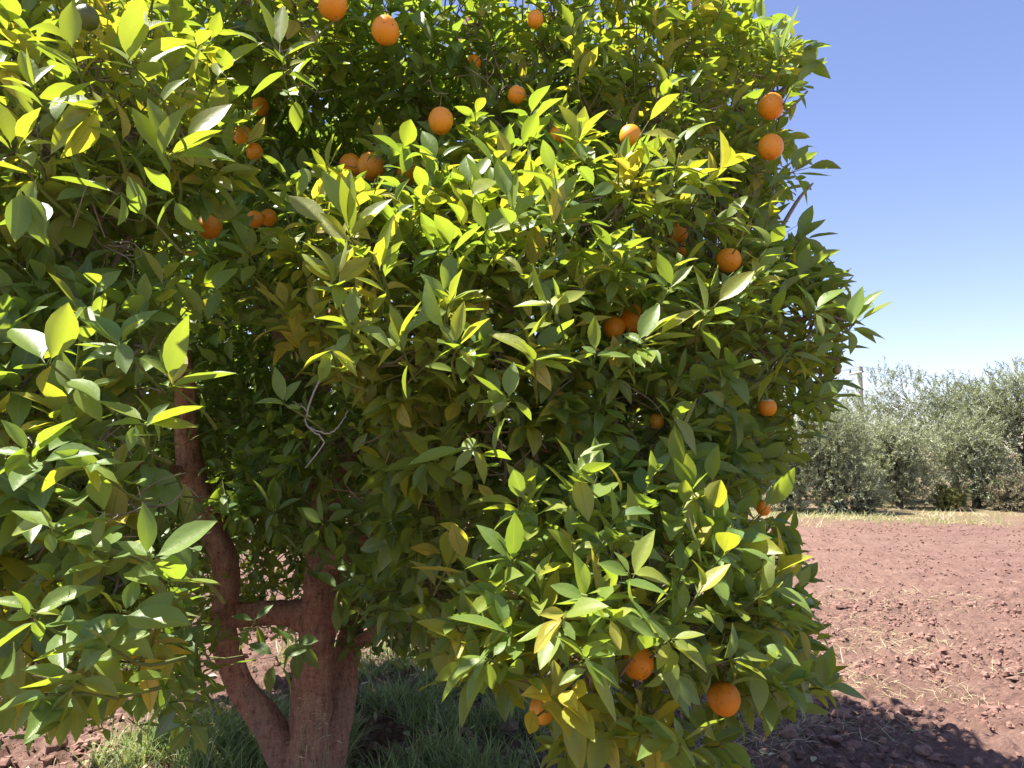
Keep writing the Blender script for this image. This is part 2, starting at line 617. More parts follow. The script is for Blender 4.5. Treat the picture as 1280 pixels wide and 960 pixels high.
# lumps: a rounded cube lattice (6 faces x 2 x 2) pushed around at random
cube = []
cq = []
keys = {}
for ax in range(3):
    for sgn in (-1, 1):
        idx = {}
        for a_ in (-1, 0, 1):
            for b_ in (-1, 0, 1):
                p = [0, 0, 0]
                p[ax] = sgn
                p[(ax + 1) % 3] = a_
                p[(ax + 2) % 3] = b_
                p = tuple(p)
                if p not in keys:
                    keys[p] = len(cube)
                    cube.append(p)
                idx[(a_, b_)] = keys[p]
        for a_ in (-1, 0):
            for b_ in (-1, 0):
                f = [idx[(a_, b_)], idx[(a_ + 1, b_)], idx[(a_ + 1, b_ + 1)], idx[(a_, b_ + 1)]]
                cq.append(f if sgn > 0 else f[::-1])
cube = norm(np.array(cube, float))
cq = np.array(cq)


def clods(n, xlo, xhi, ylo, yhi, smin, smax):
    x = rng.uniform(xlo, xhi, n)
    y = rng.uniform(ylo, yhi, n)
    keep = vnoise(x * 1.6, y * 2.6, 9) + rng.normal(0, 0.12, n) > 0.38
    x, y = x[keep], y[keep]
    n = len(x)
    s = smin * (smax / smin) ** (rng.random(n) ** 2.2)
    V = cube[None] * (1 + rng.normal(0, 0.24, (n, len(cube), 1)))
    V = V * (s[:, None, None] * rng.uniform(0.7, 1.25, (n, 1, 3)))
    V[..., 2] *= 0.75
    V = V + np.stack([x, y, ground_z(x, y) + s * 0.2], -1)[:, None, :]
    Q = (cq[None] + (np.arange(n) * len(cube))[:, None, None]).reshape(-1, 4)
    return V.reshape(-1, 3), Q


mb = MB()
for args in ((26000, -3.5, 6.0, 2.8, 8.0, 0.005, 0.030), (700, -3.5, 6.0, 2.8, 8.0, 0.03, 0.055), (16000, -3, 12, 7.5, 16.5, 0.007, 0.024)):
    mb.add(*clods(*args))
tag(mb.build('soil_clods', M_CLOD, smooth=False), 'loose red brown clods strewn over the tilled field', 'soil', kind='stuff')


# ------------------------------------------------------------------ grasses
def blades(mb, x, y, h, w, lean, tone, z0=None):
    n = len(x)
    az = rng.uniform(0, 6.283, n)
    D = np.stack([np.cos(az) * lean, np.sin(az) * lean, np.ones(n)], -1)
    az2 = az + rng.normal(0, 0.6, n)
    Nn = np.stack([-np.cos(az2), -np.sin(az2), np.full(n, 0.3)], -1)
    B = np.stack([x, y, ground_z(x, y) - 0.01 if z0 is None else z0], -1)
    D = norm(D)
    T = np.array([0, .35, .7, 1.0])
    P = np.array([1, .85, .55, .05])
    Nn = norm(Nn - D * np.sum(Nn * D, -1, keepdims=True))
    S = np.cross(D, Nn)
    c = -rng.uniform(0.3, 1.5, n)[:, None]
    along = h[:, None] * np.sin(c * T) / c
    drop = -h[:, None] * (1 - np.cos(c * T)) / c
    ctr = B[:, None, :] + D[:, None, :] * along[..., None] - Nn[:, None, :] * np.abs(drop)[..., None]
    off = S[:, None, :] * (0.5 * w[:, None] * P)[..., None]
    V = np.stack([ctr - off, ctr + off], 2)
    q = np.array([[0, 1, 3, 2], [2, 3, 5, 4], [4, 5, 7, 6]])
    Q = (q[None] + (np.arange(n) * 8)[:, None, None]).reshape(-1, 4)
    luv = np.zeros((n, 8, 3), np.float32)
    luv[..., 1] = np.repeat(T, 2)[None]
    mb.add(V.reshape(-1, 3), Q, np.repeat(tone, 8), luv.reshape(-1, 3))


def patch(n, cx, cy, rx, ry, thr=0.0, seed=20):
    a = rng.uniform(0, 6.283, n)
    r = np.sqrt(rng.random(n))
    x = cx + np.cos(a) * r * rx
    y = cy + np.sin(a) * r * ry
    k = vnoise(x * 4, y * 4, seed) > thr
    return x[k], y[k]


mb = MB()
for (n, cx, cy, rx, ry, hh, dry) in ((5000, -0.45, 4.7, 0.85, 1.3, .19, 0.2), (2500, -0.75, 6.0, 1.1, .7, .18, .2), (5000, -1.35, 4.1, 0.65, 0.55, .22, 0.26),
                                     (4500, -0.5, 3.6, 0.55, 0.5, .18, 0.08), (2000, -1.75, 4.0, 0.4, 0.4, .14, 0.28),
                                     (3000, -0.1, 4.9, 0.9, 0.5, .15, 0.16)):
    x, y = patch(n, cx, cy, rx, ry, 0.30)
    m = len(x)
    ag = np.clip(rng.normal(0.38, 0.16, m) + (rng.random(m) < dry) * 0.45, 0, 1)
    blades(mb, x, y, hh * rng.uniform(0.4, 1.35, m), rng.uniform(0.003, 0.0075, m), rng.uniform(0.1, 0.9, m), ag)
tag(mb.build('grass', M_GRASS), 'soft green grass growing round the orange tree trunk', 'grass', kind='stuff')

mb = MB()
for (n, cx, cy, rx, ry) in ((2200, 2.8, 6.6, 1.0, 0.7), (1700, 2.0, 5.6, 0.8, 0.4), (1500, 3.8, 8.2, 1.4, 0.8), (3200, 1.1, 4.4, .8, .6), (900, 1.9, 4.2, .6, .4), (900, 3.2, 5.2, .8, .4), (900, 3.0, 10.5, 1.6, .7), (350, 2.2, 5.05, .5, .25),
                            (400, -1.9, 4.3, 0.7, 0.5), (350, 0.4, 4.4, 0.8, 0.4)):
    x, y = patch(n, cx, cy, rx, ry, 0.45, 31)
    m = len(x)
    blades(mb, x, y, rng.uniform(0.05, 0.18, m), rng.uniform(0.0016, 0.004, m) * (1 + 0.16 * np.maximum(0, y - 5)), rng.uniform(0.8, 3.5, m), rng.random(m))
# verge strip beyond the field and scattered straws
n = 16000
x, y = rng.uniform(-12, 22, n), 15.6 + rng.gamma(2.4, 1.2, n)
k = vnoise(x * 0.8, y * 0.9, 33) * .6 + vnoise(x * 3, y * 2, 34) * .4 > 0.45
x, y = x[k], y[k]
m = len(x)
blades(mb, x, y, rng.uniform(0.08, 0.32, m), rng.uniform(0.005, 0.011, m), rng.uniform(0.3, 2.0, m), rng.random(m))
n = 1300
x, y = rng.uniform(-3, 7, n), rng.uniform(3.4, 12, n)
blades(mb, x, y, rng.uniform(0.04, 0.12, n), rng.uniform(0.002, 0.004, n), rng.uniform(1.5, 5, n), rng.random(n))
tag(mb.build('dry_grass', M_STRAW), 'bleached straw scattered over the red field and along its far edge', 'dry grass', kind='stuff')

mb = MB()
n = 9000
x, y = rng.uniform(-10, 20, n), 16.0 + rng.gamma(2.4, 1.0, n)
k = vnoise(x * 0.6, y * 0.9, 37) > 0.5
x, y = x[k], y[k]
m = len(x)
blades(mb, x, y, rng.uniform(0.08, 0.3, m), rng.uniform(0.006, 0.013, m), rng.uniform(0.2, 1.0, m), np.clip(rng.normal(0.5, 0.2, m), 0, 1))
tag(mb.build('verge_grass', M_GRASS), 'low greenish weeds along the edge of the field before the olives', 'grass', kind='stuff')

# fallen leaves
mb = MB()
n = 700
a_ = rng.uniform(0, 6.283, n)
r_ = 2.3 * np.sqrt(rng.random(n))
B = np.stack([-0.7 + np.cos(a_) * r_, 4.0 + np.sin(a_) * r_, np.zeros(n)], -1)
B = B[B[:, 1] > 3.2]
n = len(B)
B[:, 2] = ground_z(B[:, 0], B[:, 1]) + .012
leaves(mb, B, np.concatenate([rng.normal(0, 1, (n, 2)), rng.normal(.05, .15, (n, 1))], 1), np.array([0, 0, 1.]) + rng.normal(0, .3, (n, 3)), rng.uniform(.05, .09, n), rng.uniform(.02, .04, n),
       rng.uniform(0, .7, n), rng.normal(0, .6, n), rng.random(n), hi=False)
tag(mb.build('leaf_litter', M_STRAW), 'dry fallen leaves lying on the soil under the orange tree', 'leaf litter', kind='stuff')

# pale seed-head stalks leaning against the trunk foot
wg = MB()
st_base = at(395, 990, 3.40)
st_base[2] = float(ground_z(st_base[0], st_base[1]))
for k in range(11):
    b = st_base + np.array([rng.normal(0, .05), rng.normal(0, .03), 0])
    tip = at(rng.uniform(362, 425), rng.uniform(868, 935), 3.36)
    mid = (b + tip) / 2 + np.array([rng.normal(0, .03), 0, .03])
    pts = smooth_path([b, mid, tip, tip + np.array([rng.normal(0, .03), -.01, -rng.uniform(0, .03)])], 9)
    tubes(wg, pts[None], np.linspace(0.0013, 0.0007, 9)[None], 4)
    nb = 6
    B = pts[rng.integers(4, 9, nb)]
    D = np.stack([rng.normal(0, 1, nb), rng.normal(-.2, .3, nb), rng.normal(0.3, .6, nb)], -1)
    leaves(wg, B, D, rng.normal(0, 1, (nb, 3)), rng.uniform(.02, .045, nb), rng.uniform(.002, .004, nb),
           np.full(nb, .2), rng.normal(0, .8, nb), rng.random(nb), hi=False)
tag(wg.build('wild_grass_stalk', M_STRAW, origin=st_base), 'tuft of pale dry grass stalks in front of the orange tree trunk', 'weed')

# ------------------------------------------------------------------ orange tree
tree = empty('orange_tree', TRUNK)
tag(tree, 'big leafy orange tree with red brown trunk and ripe fruit, on the left', 'tree')

# trunk and limbs --------------------------------------------------
def limb(name, ctrl, rads, sides=18, k=28, lump=0.05, flare=0.0):
    pts = smooth_path(ctrl, k)
    rr = np.interp(np.linspace(0, len(rads) - 1, k), np.arange(len(rads)), rads)
    T = norm(np.gradient(pts, axis=0))
    ref = np.array([0., 1., 0.]) if abs(T[:, 1]).mean() < 0.8 else np.array([1., 0, 0])
    A = norm(np.cross(T, ref))
    Bv = np.cross(T, A)
    ang = np.arange(sides) * 2 * math.pi / sides
    s = np.arange(k)[:, None]
    seed = int(rng.integers(1, 999))
    ph = rng.uniform(0, 6)
    lum = 1 + lump * (np.sin(ang * 3 + ph + s * 0.13) * 0.8 + np.sin(ang * 5 - s * .21 + ph) * 0.5) \
        + lump * 1.4 * (vnoise(np.cos(ang) * 1.5 + s * 0.35 + 50, np.sin(ang) * 1.5 + s * 0.22 + 50, seed) - 0.5) * 2
    if flare:
        lum = lum * (1 + flare * np.exp(-s / 3.0) * (1 + 0.35 * np.sin(ang * 4 + ph)))
    ring = A[:, None, :] * np.cos(ang)[None, :, None] + Bv[:, None, :] * np.sin(ang)[None, :, None]
    V = pts[:, None, :] + ring * (rr[:, None] * lum)[..., None]
    V = np.concatenate([V.reshape(-1, 3)])
    i, j = np.meshgrid(np.arange(k - 1), np.arange(sides), indexing='ij')
    j2 = (j + 1) % sides
    q = np.stack([i * sides + j, i * sides + j2, (i + 1) * sides + j2, (i + 1) * sides + j], -1).reshape(-1, 4)
    mb = MB()
    mb.add(V, q)
    return mb.build(name, M_BARK, tree), pts


base = TRUNK + np.array([0, 0, -0.06])
t_main = [base, at(388, 930, 3.60), at(392, 850, 3.60), at(398, 770, 3.62), at(402, 690, 3.66), at(396, 600, 3.75), at(384, 520, 3.9)]
trunk_o, p_main = limb('trunk', t_main, [.122, .100, .088, .090, .080, .074, .066], 40, 70, 0.07, 0.22)
_, p_left = limb('limb', [at(372, 975, 3.62), at(340, 915, 3.60), at(300, 855, 3.58), at(280, 790, 3.56), at(284, 715, 3.52), at(262, 650, 3.46),
                          at(240, 590, 3.40), at(233, 540, 3.36), at(230, 470, 3.3), at(215, 380, 3.2), at(200, 250, 3.1)],
                 [.096, .080, .062, .056, .058, .060, .058, .050, .042, .034, .024], 30, 70, 0.07)
limb('limb', [at(392, 772, 3.62), at(345, 766, 3.60), at(300, 768, 3.57), at(282, 764, 3.56)], [.098, .066, .056, .054, .062, .082], 24, 30, 0.07)
_, p_rb = limb('limb', [at(398, 1010, 3.58), at(414, 930, 3.68), at(430, 860, 3.78), at(436, 800, 3.86), at(470, 720, 4.0), at(540, 620, 4.2), at(640, 480, 4.4)],
               [.085, .078, .066, .056, .050, .042, .028], 26, 44, 0.07)
_, p_stub = limb('limb', [at(246, 600, 3.41), at(222, 590, 3.34), at(196, 586, 3.2), at(150, 580, 2.9), at(90, 560, 2.4), at(40, 530, 1.8)],
                 [.042, .030, .024, .022, .018, .012], 12, 30, 0.05)
_, p_c = limb('limb', [at(398, 640, 3.70), at(450, 560, 3.4), at(520, 470, 3.0), at(590, 400, 2.5), at(640, 340, 2.1)],
              [.07, .056, .044, .030, .014], 14, 30, 0.05)
_, p_u = limb('limb', [at(384, 540, 3.86), at(420, 400, 4.0), at(520, 200, 4.0), at(600, 0, 4.0), at(640, -120, 4.0)],
              [.07, .060, .050, .036, .016], 14, 30, 0.05)
_, p_u2 = limb('limb', [at(386, 530, 3.86), at(350, 400, 3.8), at(330, 250, 3.5), at(320, 100, 3.1), at(300, -60, 2.9)],
               [.065, .052, .042, .030, .014], 14, 30, 0.05)
_, p_r = limb('limb', [at(400, 720, 3.64), at(470, 650, 3.5), at(560, 600, 3.2), at(680, 560, 2.9), at(800, 500, 2.7), at(900, 420, 2.6)],
              [.06, .046, .038, .030, .022, .012], 12, 30, 0.05)
_, p_r2 = limb('limb', [at(436, 810, 3.85), at(520, 760, 3.4), at(620, 720, 2.8), at(720, 730, 2.2), at(800, 760, 1.9)],
               [.034, .030, .026, .018, .010], 12, 30, 0.05)
SKEL = np.concatenate([p_left[20:], p_rb[10:], p_stub[8:], p_c, p_u, p_u2, p_r[4:], p_r2[4:], p_main[30:]])

# lobes of the crown: photo pixel, forward distance of the centre, radius (m), relative density, mean age, size factor
LOBES = [  # shade is put into the leaf colour: dark in hollows, paler on lit lobes
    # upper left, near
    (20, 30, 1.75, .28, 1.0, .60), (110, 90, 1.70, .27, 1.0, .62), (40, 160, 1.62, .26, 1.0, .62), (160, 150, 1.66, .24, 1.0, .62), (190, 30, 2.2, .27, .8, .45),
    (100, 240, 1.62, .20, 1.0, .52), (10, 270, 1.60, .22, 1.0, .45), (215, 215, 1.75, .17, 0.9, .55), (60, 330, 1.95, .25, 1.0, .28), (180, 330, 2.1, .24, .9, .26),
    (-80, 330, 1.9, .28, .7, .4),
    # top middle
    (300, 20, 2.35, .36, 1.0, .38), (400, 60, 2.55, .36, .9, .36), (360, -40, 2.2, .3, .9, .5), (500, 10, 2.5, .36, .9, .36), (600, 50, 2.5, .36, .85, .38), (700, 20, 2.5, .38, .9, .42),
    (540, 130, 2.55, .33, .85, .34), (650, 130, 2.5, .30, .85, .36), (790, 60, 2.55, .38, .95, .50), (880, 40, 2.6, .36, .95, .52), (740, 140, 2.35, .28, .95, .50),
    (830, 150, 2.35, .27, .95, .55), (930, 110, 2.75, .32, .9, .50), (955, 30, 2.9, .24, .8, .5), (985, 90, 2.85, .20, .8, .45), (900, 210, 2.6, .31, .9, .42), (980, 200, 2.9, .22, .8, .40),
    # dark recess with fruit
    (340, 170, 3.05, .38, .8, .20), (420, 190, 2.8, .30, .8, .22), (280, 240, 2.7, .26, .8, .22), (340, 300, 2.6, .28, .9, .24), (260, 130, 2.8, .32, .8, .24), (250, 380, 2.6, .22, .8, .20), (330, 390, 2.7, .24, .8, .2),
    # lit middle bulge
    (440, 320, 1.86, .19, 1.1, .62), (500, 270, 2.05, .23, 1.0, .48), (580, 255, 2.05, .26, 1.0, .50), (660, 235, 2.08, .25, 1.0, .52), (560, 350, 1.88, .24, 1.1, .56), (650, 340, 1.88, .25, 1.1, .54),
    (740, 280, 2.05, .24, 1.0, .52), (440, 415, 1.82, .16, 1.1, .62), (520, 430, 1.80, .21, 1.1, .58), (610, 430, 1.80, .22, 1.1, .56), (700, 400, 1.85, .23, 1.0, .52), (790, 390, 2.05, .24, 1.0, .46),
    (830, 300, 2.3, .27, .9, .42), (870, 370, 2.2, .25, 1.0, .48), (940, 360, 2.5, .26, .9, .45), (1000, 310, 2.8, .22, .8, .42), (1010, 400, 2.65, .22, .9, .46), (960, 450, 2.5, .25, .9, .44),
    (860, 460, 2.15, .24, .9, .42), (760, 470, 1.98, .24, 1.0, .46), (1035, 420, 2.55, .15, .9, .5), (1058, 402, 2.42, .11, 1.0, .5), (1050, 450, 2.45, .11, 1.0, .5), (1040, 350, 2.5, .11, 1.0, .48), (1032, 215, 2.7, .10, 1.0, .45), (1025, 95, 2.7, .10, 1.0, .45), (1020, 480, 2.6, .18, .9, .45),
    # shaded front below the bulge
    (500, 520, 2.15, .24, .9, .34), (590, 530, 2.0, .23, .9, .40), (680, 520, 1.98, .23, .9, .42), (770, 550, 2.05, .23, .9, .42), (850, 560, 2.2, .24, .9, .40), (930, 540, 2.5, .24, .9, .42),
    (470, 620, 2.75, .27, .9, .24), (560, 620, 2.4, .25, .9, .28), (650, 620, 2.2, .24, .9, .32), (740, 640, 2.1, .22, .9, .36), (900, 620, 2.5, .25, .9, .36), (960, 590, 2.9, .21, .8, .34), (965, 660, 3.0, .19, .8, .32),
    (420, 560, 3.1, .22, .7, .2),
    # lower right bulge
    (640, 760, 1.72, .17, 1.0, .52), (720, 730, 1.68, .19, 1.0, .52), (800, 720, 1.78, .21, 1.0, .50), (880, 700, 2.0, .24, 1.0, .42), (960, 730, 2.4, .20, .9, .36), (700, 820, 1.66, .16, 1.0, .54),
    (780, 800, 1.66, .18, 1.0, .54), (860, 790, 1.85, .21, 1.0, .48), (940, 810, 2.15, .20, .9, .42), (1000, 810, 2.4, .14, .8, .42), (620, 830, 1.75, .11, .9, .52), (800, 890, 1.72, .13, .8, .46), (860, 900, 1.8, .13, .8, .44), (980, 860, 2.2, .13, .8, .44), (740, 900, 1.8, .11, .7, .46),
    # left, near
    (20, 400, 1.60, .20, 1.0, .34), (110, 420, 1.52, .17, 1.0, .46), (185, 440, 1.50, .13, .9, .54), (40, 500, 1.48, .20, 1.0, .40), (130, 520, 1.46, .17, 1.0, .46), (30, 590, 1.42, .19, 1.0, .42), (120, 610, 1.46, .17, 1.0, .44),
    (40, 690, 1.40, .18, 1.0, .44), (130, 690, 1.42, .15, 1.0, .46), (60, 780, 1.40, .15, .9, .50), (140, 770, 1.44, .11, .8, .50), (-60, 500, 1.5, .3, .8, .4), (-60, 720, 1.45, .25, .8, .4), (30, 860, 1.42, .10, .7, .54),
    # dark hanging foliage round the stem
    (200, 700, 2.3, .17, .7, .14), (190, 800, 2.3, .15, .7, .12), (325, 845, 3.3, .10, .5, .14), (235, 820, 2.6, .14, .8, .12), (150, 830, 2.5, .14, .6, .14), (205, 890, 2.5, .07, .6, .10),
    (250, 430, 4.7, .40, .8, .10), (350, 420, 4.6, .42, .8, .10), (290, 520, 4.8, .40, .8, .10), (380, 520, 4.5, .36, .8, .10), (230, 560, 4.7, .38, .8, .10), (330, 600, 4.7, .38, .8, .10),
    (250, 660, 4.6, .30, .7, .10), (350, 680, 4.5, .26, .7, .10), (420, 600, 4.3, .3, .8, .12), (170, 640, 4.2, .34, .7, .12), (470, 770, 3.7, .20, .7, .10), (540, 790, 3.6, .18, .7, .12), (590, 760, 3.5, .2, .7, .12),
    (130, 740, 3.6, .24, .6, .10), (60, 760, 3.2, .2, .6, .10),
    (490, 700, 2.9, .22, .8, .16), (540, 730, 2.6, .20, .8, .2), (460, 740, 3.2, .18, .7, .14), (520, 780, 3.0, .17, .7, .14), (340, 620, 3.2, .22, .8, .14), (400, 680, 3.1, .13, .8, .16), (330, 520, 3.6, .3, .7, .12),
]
C0 = np.array([-0.95, 3.85, 2.05])
RAD = np.array([2.15, 2.15, 1.75])
lobes = []
def shift(px, py):
    if py >= 690 and px >= 590:
        return -0.14
    if py >= 590 and px >= 640:
        return -0.08
    if 420 <= px <= 820 and 200 <= py <= 480:
        return 0.06
    return 0.0


for (px, py, yy, r, dens, tone) in LOBES:
    yy = yy + shift(px, py) * (1.0 if yy < 2.6 else 0)
    lobes.append((at(px, py, yy), r, dens, tone, True))
# rest of the crown (back, top and the sides outside the frame)
lobes = [(c + np.array([0, .12, 0]) if (c[2] > 2.3 and c[0] > -.75) else c, r, d_, a_, f_) for c, r, d_, a_, f_ in lobes]
for q_ in ((-1.45, 3.7, 2.55), (-1.0, 3.5, 2.75), (-1.75, 3.3, 2.2), (-1.9, 3.9, 1.7), (-1.6, 4.3, 2.3), (-0.6, 4.0, 2.7), (-2.2, 3.5, 2.0), (-1.1, 4.3, 2.0), (-2.3, 3.9, 2.5), (-1.3, 3.3, 3.0)):  # inner foliage added to block light and darken the hollow
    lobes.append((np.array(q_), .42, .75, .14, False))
cand = []
for k in range(420):
    v = norm(rng.normal(0, 1, 3))
    p = C0 + v * RAD * rng.uniform(0.80, 0.93)
    if p[2] < 0.75 or p[2] > 3.5 and rng.random() < .25:
        continue
    ax, ay, az = project(p)
    if p[1] < 3.1 and -150 < ax < 1150 and ay > -140:
        continue
    if p[1] < 3.2 and p[2] > 1.5 and ax < 0:
        continue
    sv = p - np.array([-1.5, 4.05, 0.05])
    if np.linalg.norm(sv - SUN * (sv @ SUN)) < 0.62:
        continue                                    # a gap where the sun reaches the grass beside the trunk
    if p[1] < 2.9 and ay < 0:
        continue                                    # open towards the light above the lit face
    if all(np.linalg.norm(p - c) > 0.42 for c in cand):
        cand.append(p)
for p in cand:
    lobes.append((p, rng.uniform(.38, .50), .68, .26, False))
LC = np.array([l[0] for l in lobes])
LR = np.array([l[1] for l in lobes])

# ------------------------------------------------------------------ fruit list (photo pixel, distance, diameter m, openness, kind)
FRUIT = [
    (416, 6, 2.05, .085, .9, 'ripe', 'ripe orange cut by the top edge of the photo, the nearest to the top left'),
    (482, 38, 2.05, .080, .65, 'ripe', 'ripe orange half behind a hanging leaf, just right of the topmost orange'),
    (669, 24, 2.25, .052, .9, 'ripe', 'small ripe orange alone under the top edge, in the top middle of the tree'),
    (592, 78, 2.40, .050, .7, 'ripe', 'small orange deep in the crown, above right of the lone speckled orange'),
    (646, 118, 2.25, .056, .9, 'torn', 'torn orange with pale ragged rind, right of the lone speckled orange'),
    (551, 151, 2.05, .075, 1.0, 'ripe', 'bright speckled orange hanging alone and fully seen in the upper middle'),
    (788, 170, 2.1, .066, .65, 'ripe', 'orange tucked behind bright upright leaves, right of the upper middle'),
    (697, 170, 2.2, .056, .5, 'ripe', 'orange mostly hidden by a yellow leaf, between the torn and the tucked ones'),
    (964, 133, 2.35, .084, 1.0, 'ripe', 'upper of the two oranges hanging one above the other at the right edge'),
    (963, 184, 2.33, .082, 1.0, 'ripe', 'lower of the two oranges hanging one above the other at the right edge'),
    (464, 208, 2.2, .080, .8, 'ripe', 'ripe orange behind the pointed yellow shoot, brightest of the dark hollow'),
    (438, 206, 2.5, .075, .6, 'ripe', 'shaded orange touching the brighter one behind the yellow shoot'),
    (510, 214, 2.2, .080, .6, 'ripe', 'orange peeping between leaves just right of the yellow pointed shoot'),
    (326, 133, 2.6, .060, .8, 'ripe', 'dark shaded orange, topmost in the hollow of the crown on the left'),
    (304, 170, 2.5, .066, .7, 'ripe', 'shaded orange cut across by narrow leaves in the left hollow'),
    (318, 190, 2.55, .062, .7, 'ripe', 'dim red orange below the leaf crossed one in the left hollow'),
    (262, 283, 2.1, .070, .9, 'ripe', 'orange low in the left hollow beside a yellowing leaf'),
    (319, 274, 2.3, .054, .7, 'ripe', 'left orange of the touching pair above the glossy green leaves'),
    (336, 272, 2.35, .056, .7, 'ripe', 'right orange of the touching pair above the glossy green leaves'),
    (848, 292, 2.35, .062, .7, 'ripe', 'shaded orange over another, left of the leaf crossed orange at the right'),
    (850, 312, 2.42, .056, .6, 'ripe', 'dark orange under another, left of the leaf crossed orange at the right'),
    (911, 325, 2.2, .074, .85, 'ripe', 'orange with a small green leaf across its middle, right half of the tree'),
    (792, 398, 1.98, .074, .9, 'ripe', 'right and higher orange of the touching pair in the middle right'),
    (767, 409, 1.96, .062, .85, 'ripe', 'left and lower orange of the touching pair in the middle right'),
    (763, 350, 2.2, .050, .6, 'ripe', 'small dim orange in the shade above the touching middle right pair'),
    (959, 509, 2.25, .056, 1.0, 'torn', 'split orange with sunlit flesh low at the right side of the crown'),
    (821, 527, 2.05, .044, .95, 'amber', 'little yellowish orange in the shade below the middle right pair'),
    (954, 635, 2.75, .052, 1.0, 'ripe', 'small orange low at the right side in front of the olive trees'),
    (664, 500, 2.0, .048, .5, 'ripe', 'orange barely glimpsed among leaves in the centre of the tree'),
    (798, 828, 1.72, .066, .9, 'ripe', 'ripe orange hanging low among drooping leaves, left of the lowest orange'),
    (905, 873, 1.95, .076, 1.0, 'ripe', 'lowest orange of all, hanging near the ground at the lower right'),
    (678, 886, 1.72, .056, .65, 'amber', 'yellowish orange half hidden by leaves low in the middle'),
    (108, 22, 1.36, .046, 1.0, 'green', 'dark green unripe fruit among bright leaves in the top left corner'),
    (890, 603, 2.0, .044, .8, 'green', 'green unripe fruit in the shade low on the right'),
    (1046, 463, 2.25, .024, .9, 'green', 'tiny green fruitlet at the right fringe above the olive trees'),
]
FP = np.array([at(f[0], f[1], f[2] + (shift(f[0], f[1]) if f[2] < 2.15 else 0)) for f in FRUIT])
CAMP = np.array([0, 0, CAM_H])
# oranges hang in small openings of the foliage, free towards the outside of the crown
FOUT = norm(CAMP[None] - FP)
HOLES = [(FP[k], FOUT[k], FRUIT[k][3] * 0.5 * (0.25 + 0.85 * FRUIT[k][4] ** 1.5)) for k in range(len(FRUIT))]

# openings that show trunk, limbs and the ground beneath the crown (photo-pixel polygons, nearer than distance)
OPEN = [
    ([(215, 385), (330, 405), (430, 470), (470, 560), (450, 640), (440, 700), (455, 830), (430, 960), (320, 960), (275, 870), (255, 780), (262, 700), (205, 560), (190, 480)], 2.9),
    ([(340, 690), (440, 700), (452, 830), (560, 850), (600, 960), (290, 960), (262, 870), (280, 800), (310, 750)], 3.58),
    ([(430, 815), (545, 815), (570, 890), (640, 920), (660, 960), (430, 960)], 6.0),
    ([(0, 880), (60, 960), (0, 960)], 1.0),
    ([(205, 545), (300, 700), (320, 780), (260, 780), (215, 620), (190, 600)], 3.45),
]


def in_poly(px, py, poly):
    inside = np.zeros(len(px), bool)
    n = len(poly)
    for a in range(n):
        x1, y1 = poly[a]
        x2, y2 = poly[(a + 1) % n]
        if y1 == y2:
            continue
        c = ((y1 > py) != (y2 > py)) & (px < (x2 - x1) * (py - y1) / (y2 - y1) + x1)
        inside ^= c
    return inside


# right-hand outline of the crown in the photo: y -> x beyond which no leaf of the lobes stands
OUT_Y = np.array([-200, 0, 40, 90, 120, 150, 200, 245, 285, 330, 390, 430, 500, 560, 610, 680, 730, 800, 850, 900, 960])
OUT_X = np.array([930, 960, 1002, 1038, 1000, 984, 1038, 994, 988, 1048, 1094, 1082, 1066, 1006, 975, 998, 1012, 1038, 1068, 1000, 930])


def leaf_filter(B, D, Ln, front=True):
    mid = B + D * (Ln * 0.55)[:, None]
    keep = np.ones(len(B), bool)
    for p, d, r in HOLES:
        w = mid - p
        s = w @ d
        q = np.linalg.norm(w - s[:, None] * d, axis=1)
        keep &= ~((s > -0.02) & (s < 1.2) & (q < r + Ln * (0.16 if r > .028 else 0.05)))
        keep &= np.linalg.norm(w, axis=1) > r * 1.02
    px, py, _ = project(mid)
    px = px + rng.normal(0, 15, len(px))
    py = py + rng.normal(0, 22, len(py))
    for poly, yd in OPEN:
        keep &= ~(in_poly(px, py, poly) & (mid[:, 1] < yd))
    tip = B + D * Ln[:, None]
    tx, ty, _ = project(tip)
    keep &= ~((tx > np.interp(ty, OUT_Y, OUT_X) + 14) & (tip[:, 1] < 3.4))
    keep &= mid[:, 2] > 0.28
    # lower edge of the lower right bulge
    return keep


